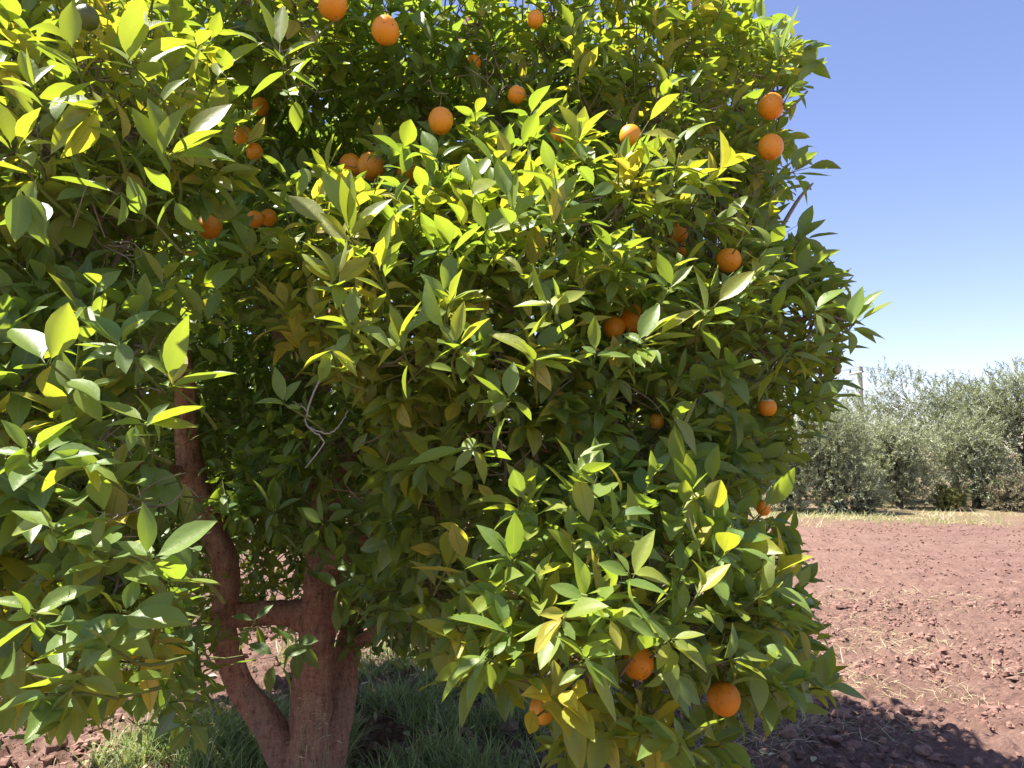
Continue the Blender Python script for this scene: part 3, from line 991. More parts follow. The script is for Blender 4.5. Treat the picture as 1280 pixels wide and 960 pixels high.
def shoot_leaves(mb, P, D, nl, stem, size, tone, hi, tone_sd=.12):
    """leafy shoots: P base, D direction, nl leaves each"""
    n = len(P)
    if n == 0:
        return
    K = int(nl.max())
    k = np.arange(K)[None, :]
    valid = k < nl[:, None]
    frac = (k + 0.6) / nl[:, None]
    ref = norm(rng.normal(0, 1, (n, 3)))
    A = norm(np.cross(D, ref))
    Bv = np.cross(D, A)
    ang = k * 2.4 + rng.uniform(0, 6.28, n)[:, None] + rng.normal(0, .3, (n, K))
    rad = A[:, None] * np.cos(ang)[..., None] + Bv[:, None] * np.sin(ang)[..., None]
    open_ = np.clip(1.25 - 0.75 * frac + rng.normal(0, .18, (n, K)), 0.2, 1.5)      # lower leaves spread more
    LD = D[:, None] * np.cos(open_)[..., None] + rad * np.sin(open_)[..., None]
    droop = rng.uniform(-0.05, 0.40, (n, K))
    LD = LD + np.array([0, 0, -1.0]) * (droop * (1.2 - frac))[..., None]
    LD = norm(LD)
    B = P[:, None] + D[:, None] * (stem[:, None] * np.clip(frac, 0, 1))[..., None]
    # upper leaf side faces the shoot tip / the sky
    NN = norm(D[:, None] * 0.55 + np.array([0, 0, 0.75]) + rng.normal(0, .33, (n, K, 3)))
    Ln = size[:, None] * rng.uniform(0.62, 1.15, (n, K)) * (1.0 - 0.25 * np.abs(frac - 0.5))
    W = Ln * rng.uniform(0.36, 0.49, (n, K))
    ag = tone[:, None] + rng.normal(0, tone_sd, (n, K)) + (rng.random((n, K)) < 0.05) * 0.30
    v = valid.ravel()
    B, LD, NN = (q.reshape(-1, 3)[v] for q in (B, LD, NN))
    Ln, W, ag = (q.ravel()[v] for q in (Ln, W, ag))
    kp = leaf_filter(B, LD, Ln)
    B, LD, NN, Ln, W, ag = B[kp], LD[kp], NN[kp], Ln[kp], W[kp], ag[kp]
    m = len(B)
    leaves(mb, B, LD, NN, Ln, W, rng.uniform(0.10, 0.62, m), rng.normal(0.45, .40, m), np.clip(ag, 0.02, 1), hi)
    # stems
    tip = P + D * stem[:, None]
    ax, ay, _ = project(P)
    ok = np.ones(n, bool)
    for poly, yd in OPEN:
        ok &= ~(in_poly(ax, ay, poly) & (P[:, 1] < yd))
    for p, d, r in HOLES:
        w = (P + tip) / 2 - p
        s = w @ d
        q = np.linalg.norm(w - s[:, None] * d, axis=1)
        ok &= ~((s > -0.03) & (s < 1.2) & (q < r + .01))
    sx, sy, _ = project(tip)
    ok &= ~((sx > np.interp(sy, OUT_Y, OUT_X) - 22) & (tip[:, 1] < 3.4))
    Pk, tk = P[ok], tip[ok]
    pts = np.stack([Pk, Pk * .5 + tk * .5 + rng.normal(0, .004, Pk.shape), tk], 1)
    rr = np.tile(np.array([.0024, .0019, .0012]), (len(Pk), 1))
    tubes(mb, pts, rr, 4, mat=1)


crown = MB()
tw_pts = []
for li, (c, r, dens, tone, front) in enumerate(lobes):
    area = 4 * math.pi * r * r
    n = int(area * (80 if front else 60) * dens)
    v = norm(rng.normal(0, 1, (n, 3)))
    v[:, 2] = np.where(v[:, 2] < -0.2, v[:, 2] * 0.7, v[:, 2])
    v = norm(v)
    rr = r * np.clip(1 - rng.exponential(0.20, n), 0.25, 1.1)
    P = c + v * rr[:, None] * np.array([1, 1, .88])
    # thin the shoots that lie deep inside other lobes
    dd = np.linalg.norm(P[:, None] - LC[None], axis=2) / LR[None]
    dd[:, li] = 9
    keep = (dd.min(1) > 0.72) | (rng.random(n) < 0.30)
    keep &= P[:, 2] > 0.45
    sx, sy, _ = project(P)
    keep &= ~((sx > np.interp(sy, OUT_Y, OUT_X) - 8 - 40 * vnoise(P[:, 2] * 7 + 40, P[:, 1] * 5 + 40, 77)) & (P[:, 1] < 3.4))
    P, v = P[keep], v[keep]
    n = len(P)
    if n == 0:
        continue
    outw = norm(P - C0)
    D = norm(v * 0.75 + outw * 0.35 + np.array([0, 0, 0.75]) + rng.normal(0, .30, (n, 3)))
    if tone < 0.45 and front:
        D = norm(D + np.array([0, 0, -0.45]))       # shaded inner and lower shoots hang
    nl = rng.integers(5, 10, n)
    stem = rng.uniform(.06, .17, n)
    size = rng.uniform(.084, .120, n) if front else rng.uniform(.085, .12, n)
    ag = tone + .05 + rng.normal(0, .13, n)
    if front and tone >= .34:
        young = rng.random(n) < .14                  # pale upright new shoots
        ag[young] += .24
        D[young] = norm(D[young] + np.array([0, 0, 1.1]))
    shoot_leaves(crown, P - D * 0.06, D, nl, stem, size, ag, front)
    # fine twigs from inside the lobe to the shoots
    sel = rng.random(n) < (0.45 if front else 0.12)
    Q = P[sel] - D[sel] * .06
    if len(Q):
        s0 = c + rng.normal(0, r * .18, Q.shape)
        mid = s0 * .45 + Q * .55 + rng.normal(0, r * .08, Q.shape) + np.array([0, 0, -.02])
        pts = np.stack([s0, s0 * .75 + mid * .25 + rng.normal(0, .006, Q.shape), mid, mid * .5 + Q * .5 + rng.normal(0, .006, Q.shape), Q], 1)
        tw_pts.append(pts)
        # branch from the skeleton to the lobe
tw = np.concatenate(tw_pts)
mx_, my_, _ = project(tw[:, 2])
ok = np.ones(len(tw), bool)
for poly, yd in OPEN:
    ok &= ~(in_poly(mx_, my_, poly) & (tw[:, 2, 1] < yd))
for p, d, r in HOLES:
    for kk in (1, 2, 3):
        w = tw[:, kk] - p
        s = w @ d
        q = np.linalg.norm(w - s[:, None] * d, axis=1)
        ok &= ~((s > -0.03) & (s < 1.2) & (q < r + .006))
ex_, ey_, _ = project(tw[:, 4])
ok &= ~((ex_ > np.interp(ey_, OUT_Y, OUT_X) - 25) & (tw[:, 4, 1] < 3.4))
tw = tw[ok]
tubes(crown, tw, np.tile(np.array([.0042, .0036, .0030, .0026, .0022]), (len(tw), 1)), 5, mat=2)

# sparse leaves inside the crown, their colour darkened for the shade
n = 2600
v = norm(rng.normal(0, 1, (n, 3))) * (rng.random((n, 1)) ** 0.4)
P = C0 + v * RAD * 0.82
ok = (P[:, 1] > 2.7) & (P[:, 2] > 0.85)
P = P[ok]
n = len(P)
D = norm(P - C0 + rng.normal(0, .5, (n, 3)) + np.array([0, 0, .1]))
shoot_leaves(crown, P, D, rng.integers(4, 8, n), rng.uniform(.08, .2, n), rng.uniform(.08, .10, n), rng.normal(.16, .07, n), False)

# bare grey twigs tangled between the leaves
for (px, py, yy, m_) in ((600, 120, 2.2, 9), (640, 90, 2.25, 7), (560, 60, 2.25, 6), (350, 90, 1.95, 7), (420, 60, 2.25, 6), (700, 150, 2.1, 6), (850, 270, 2.1, 9), (810, 250, 2.05, 8), (880, 300, 2.15, 7),
                         (760, 330, 1.9, 6), (680, 560, 1.85, 8), (650, 580, 1.85, 6), (770, 480, 1.8, 6), (900, 480, 2.1, 8), (930, 560, 2.2, 8), (860, 540, 2.0, 6), (130, 300, 1.45, 7), (60, 290, 1.4, 6),
                         (180, 310, 1.6, 6), (60, 500, 1.3, 5), (130, 560, 1.3, 6), (170, 640, 1.28, 5), (100, 650, 1.25, 5), (800, 640, 1.75, 6), (740, 760, 1.52, 6), (840, 820, 1.65, 6), (930, 820, 1.9, 6), (470, 200, 2.2, 6), (900, 120, 2.3, 8), (950, 220, 2.35, 8), (820, 130, 2.2, 6)):
    for q_ in range(m_):
        p0 = at(px + rng.normal(0, 26), py + rng.normal(0, 20), yy + rng.uniform(.02, .16))
        d0 = norm(np.array([rng.normal(.1, .7), rng.normal(-.15, .35), rng.normal(.1, .55)]))
        ln_ = rng.uniform(.06, .17)
        pts = smooth_path([p0, p0 + d0 * ln_ * .4 + rng.normal(0, .010, 3), p0 + d0 * ln_ * .75 + rng.normal(0, .014, 3), p0 + d0 * ln_ + rng.normal(0, .018, 3)], 9)
        tubes(crown, pts[None], np.linspace(rng.uniform(.0012, .0026), .0008, 9)[None], 4, mat=2)

crown_o = crown.build('crown', [M_LEAF, M_STEM, M_TWIG], tree)

# branches: from the nearest point of the skeleton into each visible lobe
nb = 0
for li, (c, r, dens, tone, front) in enumerate(lobes):
    if not front or nb >= 96:
        continue
    d = np.linalg.norm(SKEL - c, axis=1) + 0.6 * np.maximum(0, SKEL[:, 2] - c[2]) 
    s0 = SKEL[np.argmin(d)]
    dist = np.linalg.norm(s0 - c)
    if dist < 0.15:
        continue
    m1 = s0 * .65 + c * .35 + np.array([rng.normal(0, .05), rng.normal(0, .05), .05 * dist])
    m2 = s0 * .25 + c * .75 + np.array([rng.normal(0, .05), rng.normal(0, .05), .06 * dist])
    pts = smooth_path([s0, m1, m2, c], 16)
    px_, py_, _ = project(pts)
    bad = False
    for poly, yd in OPEN[:1]:
        bad |= bool((in_poly(px_, py_, poly) & (pts[:, 1] < yd)).any())
    for p, dd_, rr_ in HOLES:
        w = pts - p
        s = w @ dd_
        q = np.linalg.norm(w - s[:, None] * dd_, axis=1)
        bad |= bool(((s > -0.05) & (s < 1.2) & (q < rr_ + .012)).any())
    if bad:
        continue
    mb = MB()
    r0 = 0.006 + 0.009 * min(dist, 1.5)
    tubes(mb, pts[None], np.linspace(r0, .0042, 16)[None], 7)
    mb.build('branch', M_TWIG, tree)
    nb += 1

# ------------------------------------------------------------------ named shoots copied from the photo: base pixel, distance, leaf tips (pixel, age)
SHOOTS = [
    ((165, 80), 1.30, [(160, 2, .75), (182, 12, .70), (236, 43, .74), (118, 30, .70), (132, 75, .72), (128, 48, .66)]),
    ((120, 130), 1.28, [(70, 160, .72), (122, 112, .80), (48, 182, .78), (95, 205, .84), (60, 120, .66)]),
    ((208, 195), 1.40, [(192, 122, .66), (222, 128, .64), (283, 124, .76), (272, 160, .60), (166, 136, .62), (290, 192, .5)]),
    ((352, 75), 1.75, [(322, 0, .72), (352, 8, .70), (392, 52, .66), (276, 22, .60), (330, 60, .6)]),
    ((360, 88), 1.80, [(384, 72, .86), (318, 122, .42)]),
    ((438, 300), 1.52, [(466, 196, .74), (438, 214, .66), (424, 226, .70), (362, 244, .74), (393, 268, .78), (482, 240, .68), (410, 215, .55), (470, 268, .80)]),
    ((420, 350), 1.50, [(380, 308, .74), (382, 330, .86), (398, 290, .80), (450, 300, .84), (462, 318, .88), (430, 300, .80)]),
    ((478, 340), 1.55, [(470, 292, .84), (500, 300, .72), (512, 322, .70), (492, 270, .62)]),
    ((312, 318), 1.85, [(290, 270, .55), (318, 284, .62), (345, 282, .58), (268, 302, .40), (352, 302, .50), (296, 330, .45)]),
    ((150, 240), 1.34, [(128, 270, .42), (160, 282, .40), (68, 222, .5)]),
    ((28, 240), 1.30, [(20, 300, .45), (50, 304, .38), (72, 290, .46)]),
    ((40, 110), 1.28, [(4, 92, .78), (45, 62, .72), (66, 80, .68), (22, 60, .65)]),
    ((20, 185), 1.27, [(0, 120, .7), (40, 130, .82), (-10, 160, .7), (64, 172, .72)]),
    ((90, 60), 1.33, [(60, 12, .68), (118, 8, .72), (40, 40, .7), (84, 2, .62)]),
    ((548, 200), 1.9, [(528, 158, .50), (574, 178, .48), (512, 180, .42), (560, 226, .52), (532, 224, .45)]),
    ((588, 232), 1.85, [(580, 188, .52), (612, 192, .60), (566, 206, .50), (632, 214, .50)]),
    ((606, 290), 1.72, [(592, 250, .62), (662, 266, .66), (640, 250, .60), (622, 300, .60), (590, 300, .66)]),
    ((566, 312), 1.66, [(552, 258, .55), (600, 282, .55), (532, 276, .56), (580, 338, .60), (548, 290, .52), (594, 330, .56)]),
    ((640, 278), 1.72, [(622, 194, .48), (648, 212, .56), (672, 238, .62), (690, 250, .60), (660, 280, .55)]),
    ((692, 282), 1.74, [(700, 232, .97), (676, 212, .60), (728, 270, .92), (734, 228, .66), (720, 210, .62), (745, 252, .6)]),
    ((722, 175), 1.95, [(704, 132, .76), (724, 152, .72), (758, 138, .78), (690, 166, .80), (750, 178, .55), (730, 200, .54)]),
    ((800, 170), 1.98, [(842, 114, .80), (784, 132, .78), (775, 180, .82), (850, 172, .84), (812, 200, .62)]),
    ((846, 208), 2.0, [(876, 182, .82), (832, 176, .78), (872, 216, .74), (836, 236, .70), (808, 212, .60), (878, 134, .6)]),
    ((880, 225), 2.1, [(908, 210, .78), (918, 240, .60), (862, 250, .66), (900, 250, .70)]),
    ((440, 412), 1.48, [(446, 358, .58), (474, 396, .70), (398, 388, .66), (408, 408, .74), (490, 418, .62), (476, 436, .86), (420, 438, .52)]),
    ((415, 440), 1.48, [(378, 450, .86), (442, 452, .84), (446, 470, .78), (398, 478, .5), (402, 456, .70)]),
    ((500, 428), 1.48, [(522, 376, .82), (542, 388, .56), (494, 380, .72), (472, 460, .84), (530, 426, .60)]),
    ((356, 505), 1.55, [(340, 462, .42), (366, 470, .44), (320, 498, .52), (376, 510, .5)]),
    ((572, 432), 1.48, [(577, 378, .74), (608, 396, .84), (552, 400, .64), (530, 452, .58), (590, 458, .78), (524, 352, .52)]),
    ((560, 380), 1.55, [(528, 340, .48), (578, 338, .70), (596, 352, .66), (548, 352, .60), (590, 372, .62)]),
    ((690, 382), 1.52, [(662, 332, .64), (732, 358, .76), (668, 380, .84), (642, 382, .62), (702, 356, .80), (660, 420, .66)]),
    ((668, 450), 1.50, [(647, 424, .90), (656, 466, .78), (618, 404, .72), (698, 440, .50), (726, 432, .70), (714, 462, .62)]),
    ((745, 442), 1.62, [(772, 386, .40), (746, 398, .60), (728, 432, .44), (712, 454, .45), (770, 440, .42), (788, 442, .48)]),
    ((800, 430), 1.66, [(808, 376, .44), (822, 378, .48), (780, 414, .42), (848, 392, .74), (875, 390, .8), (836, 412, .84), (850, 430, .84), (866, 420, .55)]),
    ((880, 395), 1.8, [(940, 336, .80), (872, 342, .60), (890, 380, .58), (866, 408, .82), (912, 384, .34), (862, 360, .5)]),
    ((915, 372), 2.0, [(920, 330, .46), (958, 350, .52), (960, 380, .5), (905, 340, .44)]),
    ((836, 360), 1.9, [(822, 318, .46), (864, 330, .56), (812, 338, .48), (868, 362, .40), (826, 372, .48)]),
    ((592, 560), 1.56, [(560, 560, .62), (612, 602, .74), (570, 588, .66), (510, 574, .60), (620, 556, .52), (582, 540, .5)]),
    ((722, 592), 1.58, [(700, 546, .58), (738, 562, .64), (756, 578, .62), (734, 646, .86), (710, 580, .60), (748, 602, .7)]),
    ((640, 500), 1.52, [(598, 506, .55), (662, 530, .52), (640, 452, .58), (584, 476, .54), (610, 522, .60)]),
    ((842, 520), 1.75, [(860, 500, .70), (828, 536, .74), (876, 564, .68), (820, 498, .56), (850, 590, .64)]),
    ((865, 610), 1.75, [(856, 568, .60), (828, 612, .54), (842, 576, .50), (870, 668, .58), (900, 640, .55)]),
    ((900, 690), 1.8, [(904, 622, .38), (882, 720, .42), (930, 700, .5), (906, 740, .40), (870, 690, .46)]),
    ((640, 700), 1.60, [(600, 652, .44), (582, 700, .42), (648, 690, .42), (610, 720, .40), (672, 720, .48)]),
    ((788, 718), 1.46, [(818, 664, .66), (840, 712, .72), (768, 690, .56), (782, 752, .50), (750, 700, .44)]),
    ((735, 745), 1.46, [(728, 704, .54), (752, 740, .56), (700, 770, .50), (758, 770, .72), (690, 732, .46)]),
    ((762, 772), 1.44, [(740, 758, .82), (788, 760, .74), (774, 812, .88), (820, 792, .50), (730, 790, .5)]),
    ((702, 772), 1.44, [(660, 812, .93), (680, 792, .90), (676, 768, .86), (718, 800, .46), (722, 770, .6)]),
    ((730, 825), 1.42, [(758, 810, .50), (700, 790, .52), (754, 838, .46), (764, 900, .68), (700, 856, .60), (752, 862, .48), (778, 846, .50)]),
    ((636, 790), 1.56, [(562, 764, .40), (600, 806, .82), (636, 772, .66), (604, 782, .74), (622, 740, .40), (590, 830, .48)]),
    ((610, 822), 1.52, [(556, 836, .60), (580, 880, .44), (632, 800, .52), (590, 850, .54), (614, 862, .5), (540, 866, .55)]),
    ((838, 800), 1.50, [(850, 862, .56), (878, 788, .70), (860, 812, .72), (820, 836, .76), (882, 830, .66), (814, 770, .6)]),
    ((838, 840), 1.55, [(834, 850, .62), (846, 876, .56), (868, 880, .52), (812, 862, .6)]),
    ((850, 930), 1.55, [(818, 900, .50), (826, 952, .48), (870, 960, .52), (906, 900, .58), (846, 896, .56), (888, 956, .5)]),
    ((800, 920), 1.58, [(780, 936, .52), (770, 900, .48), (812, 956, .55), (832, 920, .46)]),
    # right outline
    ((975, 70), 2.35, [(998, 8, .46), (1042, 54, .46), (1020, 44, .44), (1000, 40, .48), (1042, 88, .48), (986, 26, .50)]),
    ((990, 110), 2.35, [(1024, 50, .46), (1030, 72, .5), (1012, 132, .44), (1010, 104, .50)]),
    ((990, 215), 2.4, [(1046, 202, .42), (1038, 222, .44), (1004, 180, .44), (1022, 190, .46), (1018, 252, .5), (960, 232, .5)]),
    ((1000, 300), 2.4, [(1046, 290, .42), (1034, 316, .46), (1012, 254, .42), (1030, 276, .46), (1036, 330, .48)]),
    ((1000, 348), 2.3, [(1058, 332, .42), (1048, 342, .48), (1040, 308, .44), (1010, 306, .46)]),
    ((1062, 412), 2.15, [(1118, 374, .62), (1096, 356, .50), (1078, 360, .44), (1112, 412, .70), (1094, 424, .66), (1086, 372, .55), (1070, 440, .55)]),
    ((1020, 390), 2.2, [(1050, 352, .46), (1056, 374, .52), (1000, 352, .50), (1030, 420, .66), (1054, 402, .62)]),
    ((985, 440), 2.1, [(1036, 448, .66), (1020, 466, .62), (962, 470, .68), (948, 500, .60), (1010, 420, .55)]),
    ((1022, 500), 2.2, [(1076, 490, .50), (1066, 508, .44), (1056, 472, .52), (1040, 522, .58), (1000, 524, .60), (1060, 446, .56)]),
    ((985, 545), 2.3, [(1040, 545, .58), (1000, 570, .64), (1020, 552, .55), (966, 570, .5)]),
    ((975, 700), 2.5, [(1010, 682, .34), (1006, 700, .30), (996, 664, .30), (1002, 726, .36)]),
    ((1000, 730), 2.45, [(1032, 726, .30), (1014, 704, .32), (1024, 708, .28), (1012, 750, .34)]),
    ((985, 800), 2.1, [(1040, 780, .40), (1024, 764, .36), (996, 750, .34), (1052, 802, .46), (1012, 760, .40), (1040, 808, .44)]),
    ((1028, 862), 2.0, [(1084, 862, .52), (1044, 810, .46), (1024, 818, .42), (1046, 832, .50), (1050, 884, .66), (1006, 836, .46)]),
    ((985, 880), 2.0, [(1040, 890, .72), (1000, 902, .64), (960, 900, .60), (968, 850, .55), (990, 842, .48)]),
    ((960, 850), 1.95, [(996, 792, .48), (966, 820, .42), (975, 842, .5), (946, 806, .44), (930, 834, .5)]),
    ((944, 790), 1.85, [(974, 770, .42), (946, 726, .40), (968, 742, .42), (936, 830, .64), (978, 800, .5)]),
    # left, near
    ((62, 455), 1.20, [(16, 394, .46), (104, 384, .46), (84, 374, .70), (48, 488, .88), (70, 440, .76), (20, 470, .42)]),
    ((152, 430), 1.24, [(192, 380, .50), (122, 388, .36), (176, 400, .66), (160, 464, .40), (110, 440, .46)]),
    ((214, 482), 1.22, [(218, 394, .56), (230, 428, .92), (294, 468, .48), (200, 476, .60), (206, 430, .46), (186, 440, .62), (254, 492, .5)]),
    ((180, 530), 1.20, [(246, 528, .74), (126, 502, .60), (130, 524, .48), (212, 504, .46), (254, 508, .6), (160, 560, .5)]),
    ((38, 565), 1.12, [(8, 522, .40), (94, 522, .50), (-10, 560, .42), (0, 592, .44), (60, 540, .46), (10, 605, .44)]),
    ((112, 580), 1.15, [(152, 572, .46), (116, 590, .40), (48, 610, .86), (130, 608, .78), (150, 590, .68), (62, 592, .55)]),
    ((60, 660), 1.14, [(8, 664, .64), (52, 630, .52), (20, 630, .5), (64, 690, .44), (100, 640, .46)]),
    ((118, 690), 1.15, [(68, 652, .40), (106, 668, .66), (128, 640, .62), (92, 680, .5), (142, 650, .44)]),
    ((192, 698), 1.10, [(184, 628, .46), (272, 656, .50), (162, 666, .86), (148, 676, .48), (228, 706, .42), (176, 720, .50)]),
    ((208, 728), 1.12, [(276, 726, .48), (188, 712, .46), (150, 708, .55)]),
    ((152, 764), 1.12, [(230, 780, .44), (132, 738, .78), (170, 722, .44), (140, 752, .7)]),
    ((136, 808), 1.12, [(82, 772, .50), (190, 790, .50), (106, 786, .84), (142, 770, .78), (44, 808, .60), (102, 838, .5)]),
    ((40, 770), 1.12, [(94, 718, .58), (24, 734, .46), (10, 770, .55), (50, 800, .46), (76, 760, .66), (-10, 740, .5)]),
    ((96, 852), 1.12, [(56, 928, .80), (124, 872, .74), (148, 866, .68), (26, 830, .48), (88, 838, .93), (48, 900, .5), (70, 868, .55)]),
    ((58, 868), 1.10, [(0, 916, .48), (14, 870, .46), (40, 906, .42), (-6, 886, .5)]),
    # inside ones, shade put into their darker leaf colour
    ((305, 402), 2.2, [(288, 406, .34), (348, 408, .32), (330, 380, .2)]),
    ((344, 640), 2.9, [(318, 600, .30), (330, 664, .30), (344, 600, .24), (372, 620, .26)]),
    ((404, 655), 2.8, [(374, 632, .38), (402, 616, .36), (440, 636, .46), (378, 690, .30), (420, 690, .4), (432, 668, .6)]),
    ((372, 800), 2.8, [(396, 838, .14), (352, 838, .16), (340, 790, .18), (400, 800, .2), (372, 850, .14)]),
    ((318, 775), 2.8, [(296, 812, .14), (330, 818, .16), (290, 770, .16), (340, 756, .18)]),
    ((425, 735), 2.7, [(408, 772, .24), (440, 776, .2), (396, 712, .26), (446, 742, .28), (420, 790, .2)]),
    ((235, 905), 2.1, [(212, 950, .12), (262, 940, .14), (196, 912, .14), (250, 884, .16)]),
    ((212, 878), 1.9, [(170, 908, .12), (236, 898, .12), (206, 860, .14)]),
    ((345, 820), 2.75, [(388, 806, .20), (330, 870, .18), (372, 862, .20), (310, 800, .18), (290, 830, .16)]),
]
assert len(SHOOTS) <= 100, len(SHOOTS)
for (bx, by), yy, tips in SHOOTS:
    if yy < 2.6:
        yy = yy - 0.10 + shift(bx, by)
    mb = MB()
    base = at(bx, by, yy)
    n = len(tips)
    T = np.array([at(t[0], t[1], yy + rng.uniform(-.03, .03)) for t in tips])
    outd = norm(base - C0)
    stem_tip = base + norm(T.mean(0) - base) * 0.02
    # anchor of the stem inside the crown
    inn = base + np.array([rng.normal(0, .03), 0.17, -0.06])
    B = np.tile(base, (n, 1)) + rng.normal(0, .004, (n, 3))
    D = T - B
    Ln = np.linalg.norm(D, axis=1)
    mxl = 0.115
    over = np.maximum(Ln - mxl, 0)
    B = B + norm(D) * over[:, None]                 # long reaches start further out on a side twig
    Ln = np.minimum(Ln, mxl)
    Dn = norm(D)
    toward = norm(CAMP - base)
    NN = np.array([0, 0, .75]) + toward * rng.uniform(-.05, .75, (n, 1)) + rng.normal(0, .25, (n, 3))
    W = np.clip(Ln * rng.uniform(.37, .50, n), .017, .050)
    tone = np.array([t[2] for t in tips]) + rng.normal(0, .03, n)
    clear = np.ones(n, bool)
    for q_, (p_, d_, r_) in enumerate(HOLES):
        if FRUIT[q_][4] >= .65:
            for fr_ in (.35, .6, .85):
                w_ = B + Dn * (Ln * fr_)[:, None] - p_
                s_ = w_ @ d_
                clear &= ~((s_ > -.05) & (np.linalg.norm(w_ - s_[:, None] * d_, axis=1) < FRUIT[q_][3] * .5 * (.75 if FRUIT[q_][4] < .95 else 1.1)))
    if clear.sum() >= 2:
        B, Dn, Ln, NN, W, tone, over = B[clear], Dn[clear], Ln[clear], NN[clear], W[clear], tone[clear], over[clear]
        n = len(B)
    leaves(mb, B, Dn, NN, Ln * 1.04, W, rng.uniform(.15, .55, n), rng.normal(.25, .28, n), np.clip(tone, .03, 1))
    ne = 3
    fe = rng.uniform(.05, .7, ne)[:, None]
    Be = base + (inn - base) * fe
    De = norm(rng.normal(0, .7, (ne, 3)) + np.array([0, -.5, .15]))
    Le = rng.uniform(.07, .10, ne)
    ke = leaf_filter(Be, De, Le)
    leaves(mb, Be[ke], De[ke], np.array([0, -.3, .8]) + rng.normal(0, .25, (int(ke.sum()), 3)), Le[ke], Le[ke] * .45, rng.uniform(.15, .5, int(ke.sum())),
           rng.normal(.3, .25, int(ke.sum())), np.clip(rng.normal(float(tone.mean()) - .12, .08, int(ke.sum())), .05, .9))
    pts = smooth_path([inn, (inn + base) / 2 + rng.normal(0, .012, 3), base], 8)
    tubes(mb, pts[None], np.linspace(.0032, .0018, 8)[None], 6, mat=1)
    for k in range(n):
        if over[k] > 0.002:
            tubes(mb, np.stack([base, (base + B[k]) / 2 + rng.normal(0, .002, 3), B[k] + Dn[k] * .01])[None], np.array([[.0016, .0013, .001]]), 5, mat=1)
    mb.build('leafy_shoot', [M_LEAF, M_STEM], crown_o, origin=base)

# bare pale twig in front of the dark hollow
mb = MB()
tp = [[at(424, 436, 1.78), at(406, 462, 1.70), at(392, 492, 1.62), at(382, 520, 1.58), at(386, 535, 1.56), at(402, 546, 1.55), at(404, 556, 1.55), at(380, 585, 1.54)],
      [at(386, 535, 1.56), at(410, 542, 1.56), at(425, 530, 1.57), at(436, 512, 1.6)],
      [at(388, 522, 1.58), at(378, 508, 1.57), at(366, 502, 1.58)]]
for q, r0 in zip(tp, (.0028, .002, .0015)):
    pts = smooth_path(q, 20) + rng.normal(0, .0013, (20, 3))
    tubes(mb, pts[None], np.linspace(r0, r0 * .4, 20)[None], 6)
tag(mb.build('dead_twig', M_DEAD, tree), 'bare forked twig bleached almost white')


# ------------------------------------------------------------------ fruit
def fruit_mesh(kind, r):
    nu, nv = 28, 18
    th = np.linspace(0.02, math.pi - 0.02, nv)
    ph = np.arange(nu) * 2 * math.pi / nu
    TH, PH = np.meshgrid(th, ph, indexing='ij')
    rr = r * (1 - 0.10 * np.exp(-(TH / 0.28) ** 2) - 0.05 * np.exp(-((math.pi - TH) / 0.22) ** 2))
    rr = rr * (1 + 0.012 * np.sin(3 * PH + 1) * np.sin(TH) + 0.01 * np.sin(2 * PH + TH * 2))
    if kind == 'torn':
        jag = 0.62 + 0.16 * np.sin(PH * 3 + .4) + .08 * np.sin(PH * 7)
        TH2 = np.where(TH < jag, jag, TH)
        depth = np.clip((jag - TH) / jag, 0, 1)
        TH = TH2
        rr = rr * (1 - 0.55 * np.where(depth > 0, np.minimum(1, depth * 1.2), 0))
    V = np.stack([rr * np.sin(TH) * np.cos(PH), rr * np.sin(TH) * np.sin(PH), rr * np.cos(TH) * 1.04], -1)
    i, j = np.meshgrid(np.arange(nv - 1), np.arange(nu), indexing='ij')
    j2 = (j + 1) % nu
    q = np.stack([i * nu + j, (i + 1) * nu + j, (i + 1) * nu + j2, i * nu + j2], -1).reshape(-1, 4)
    return V.reshape(-1, 3), q, nu


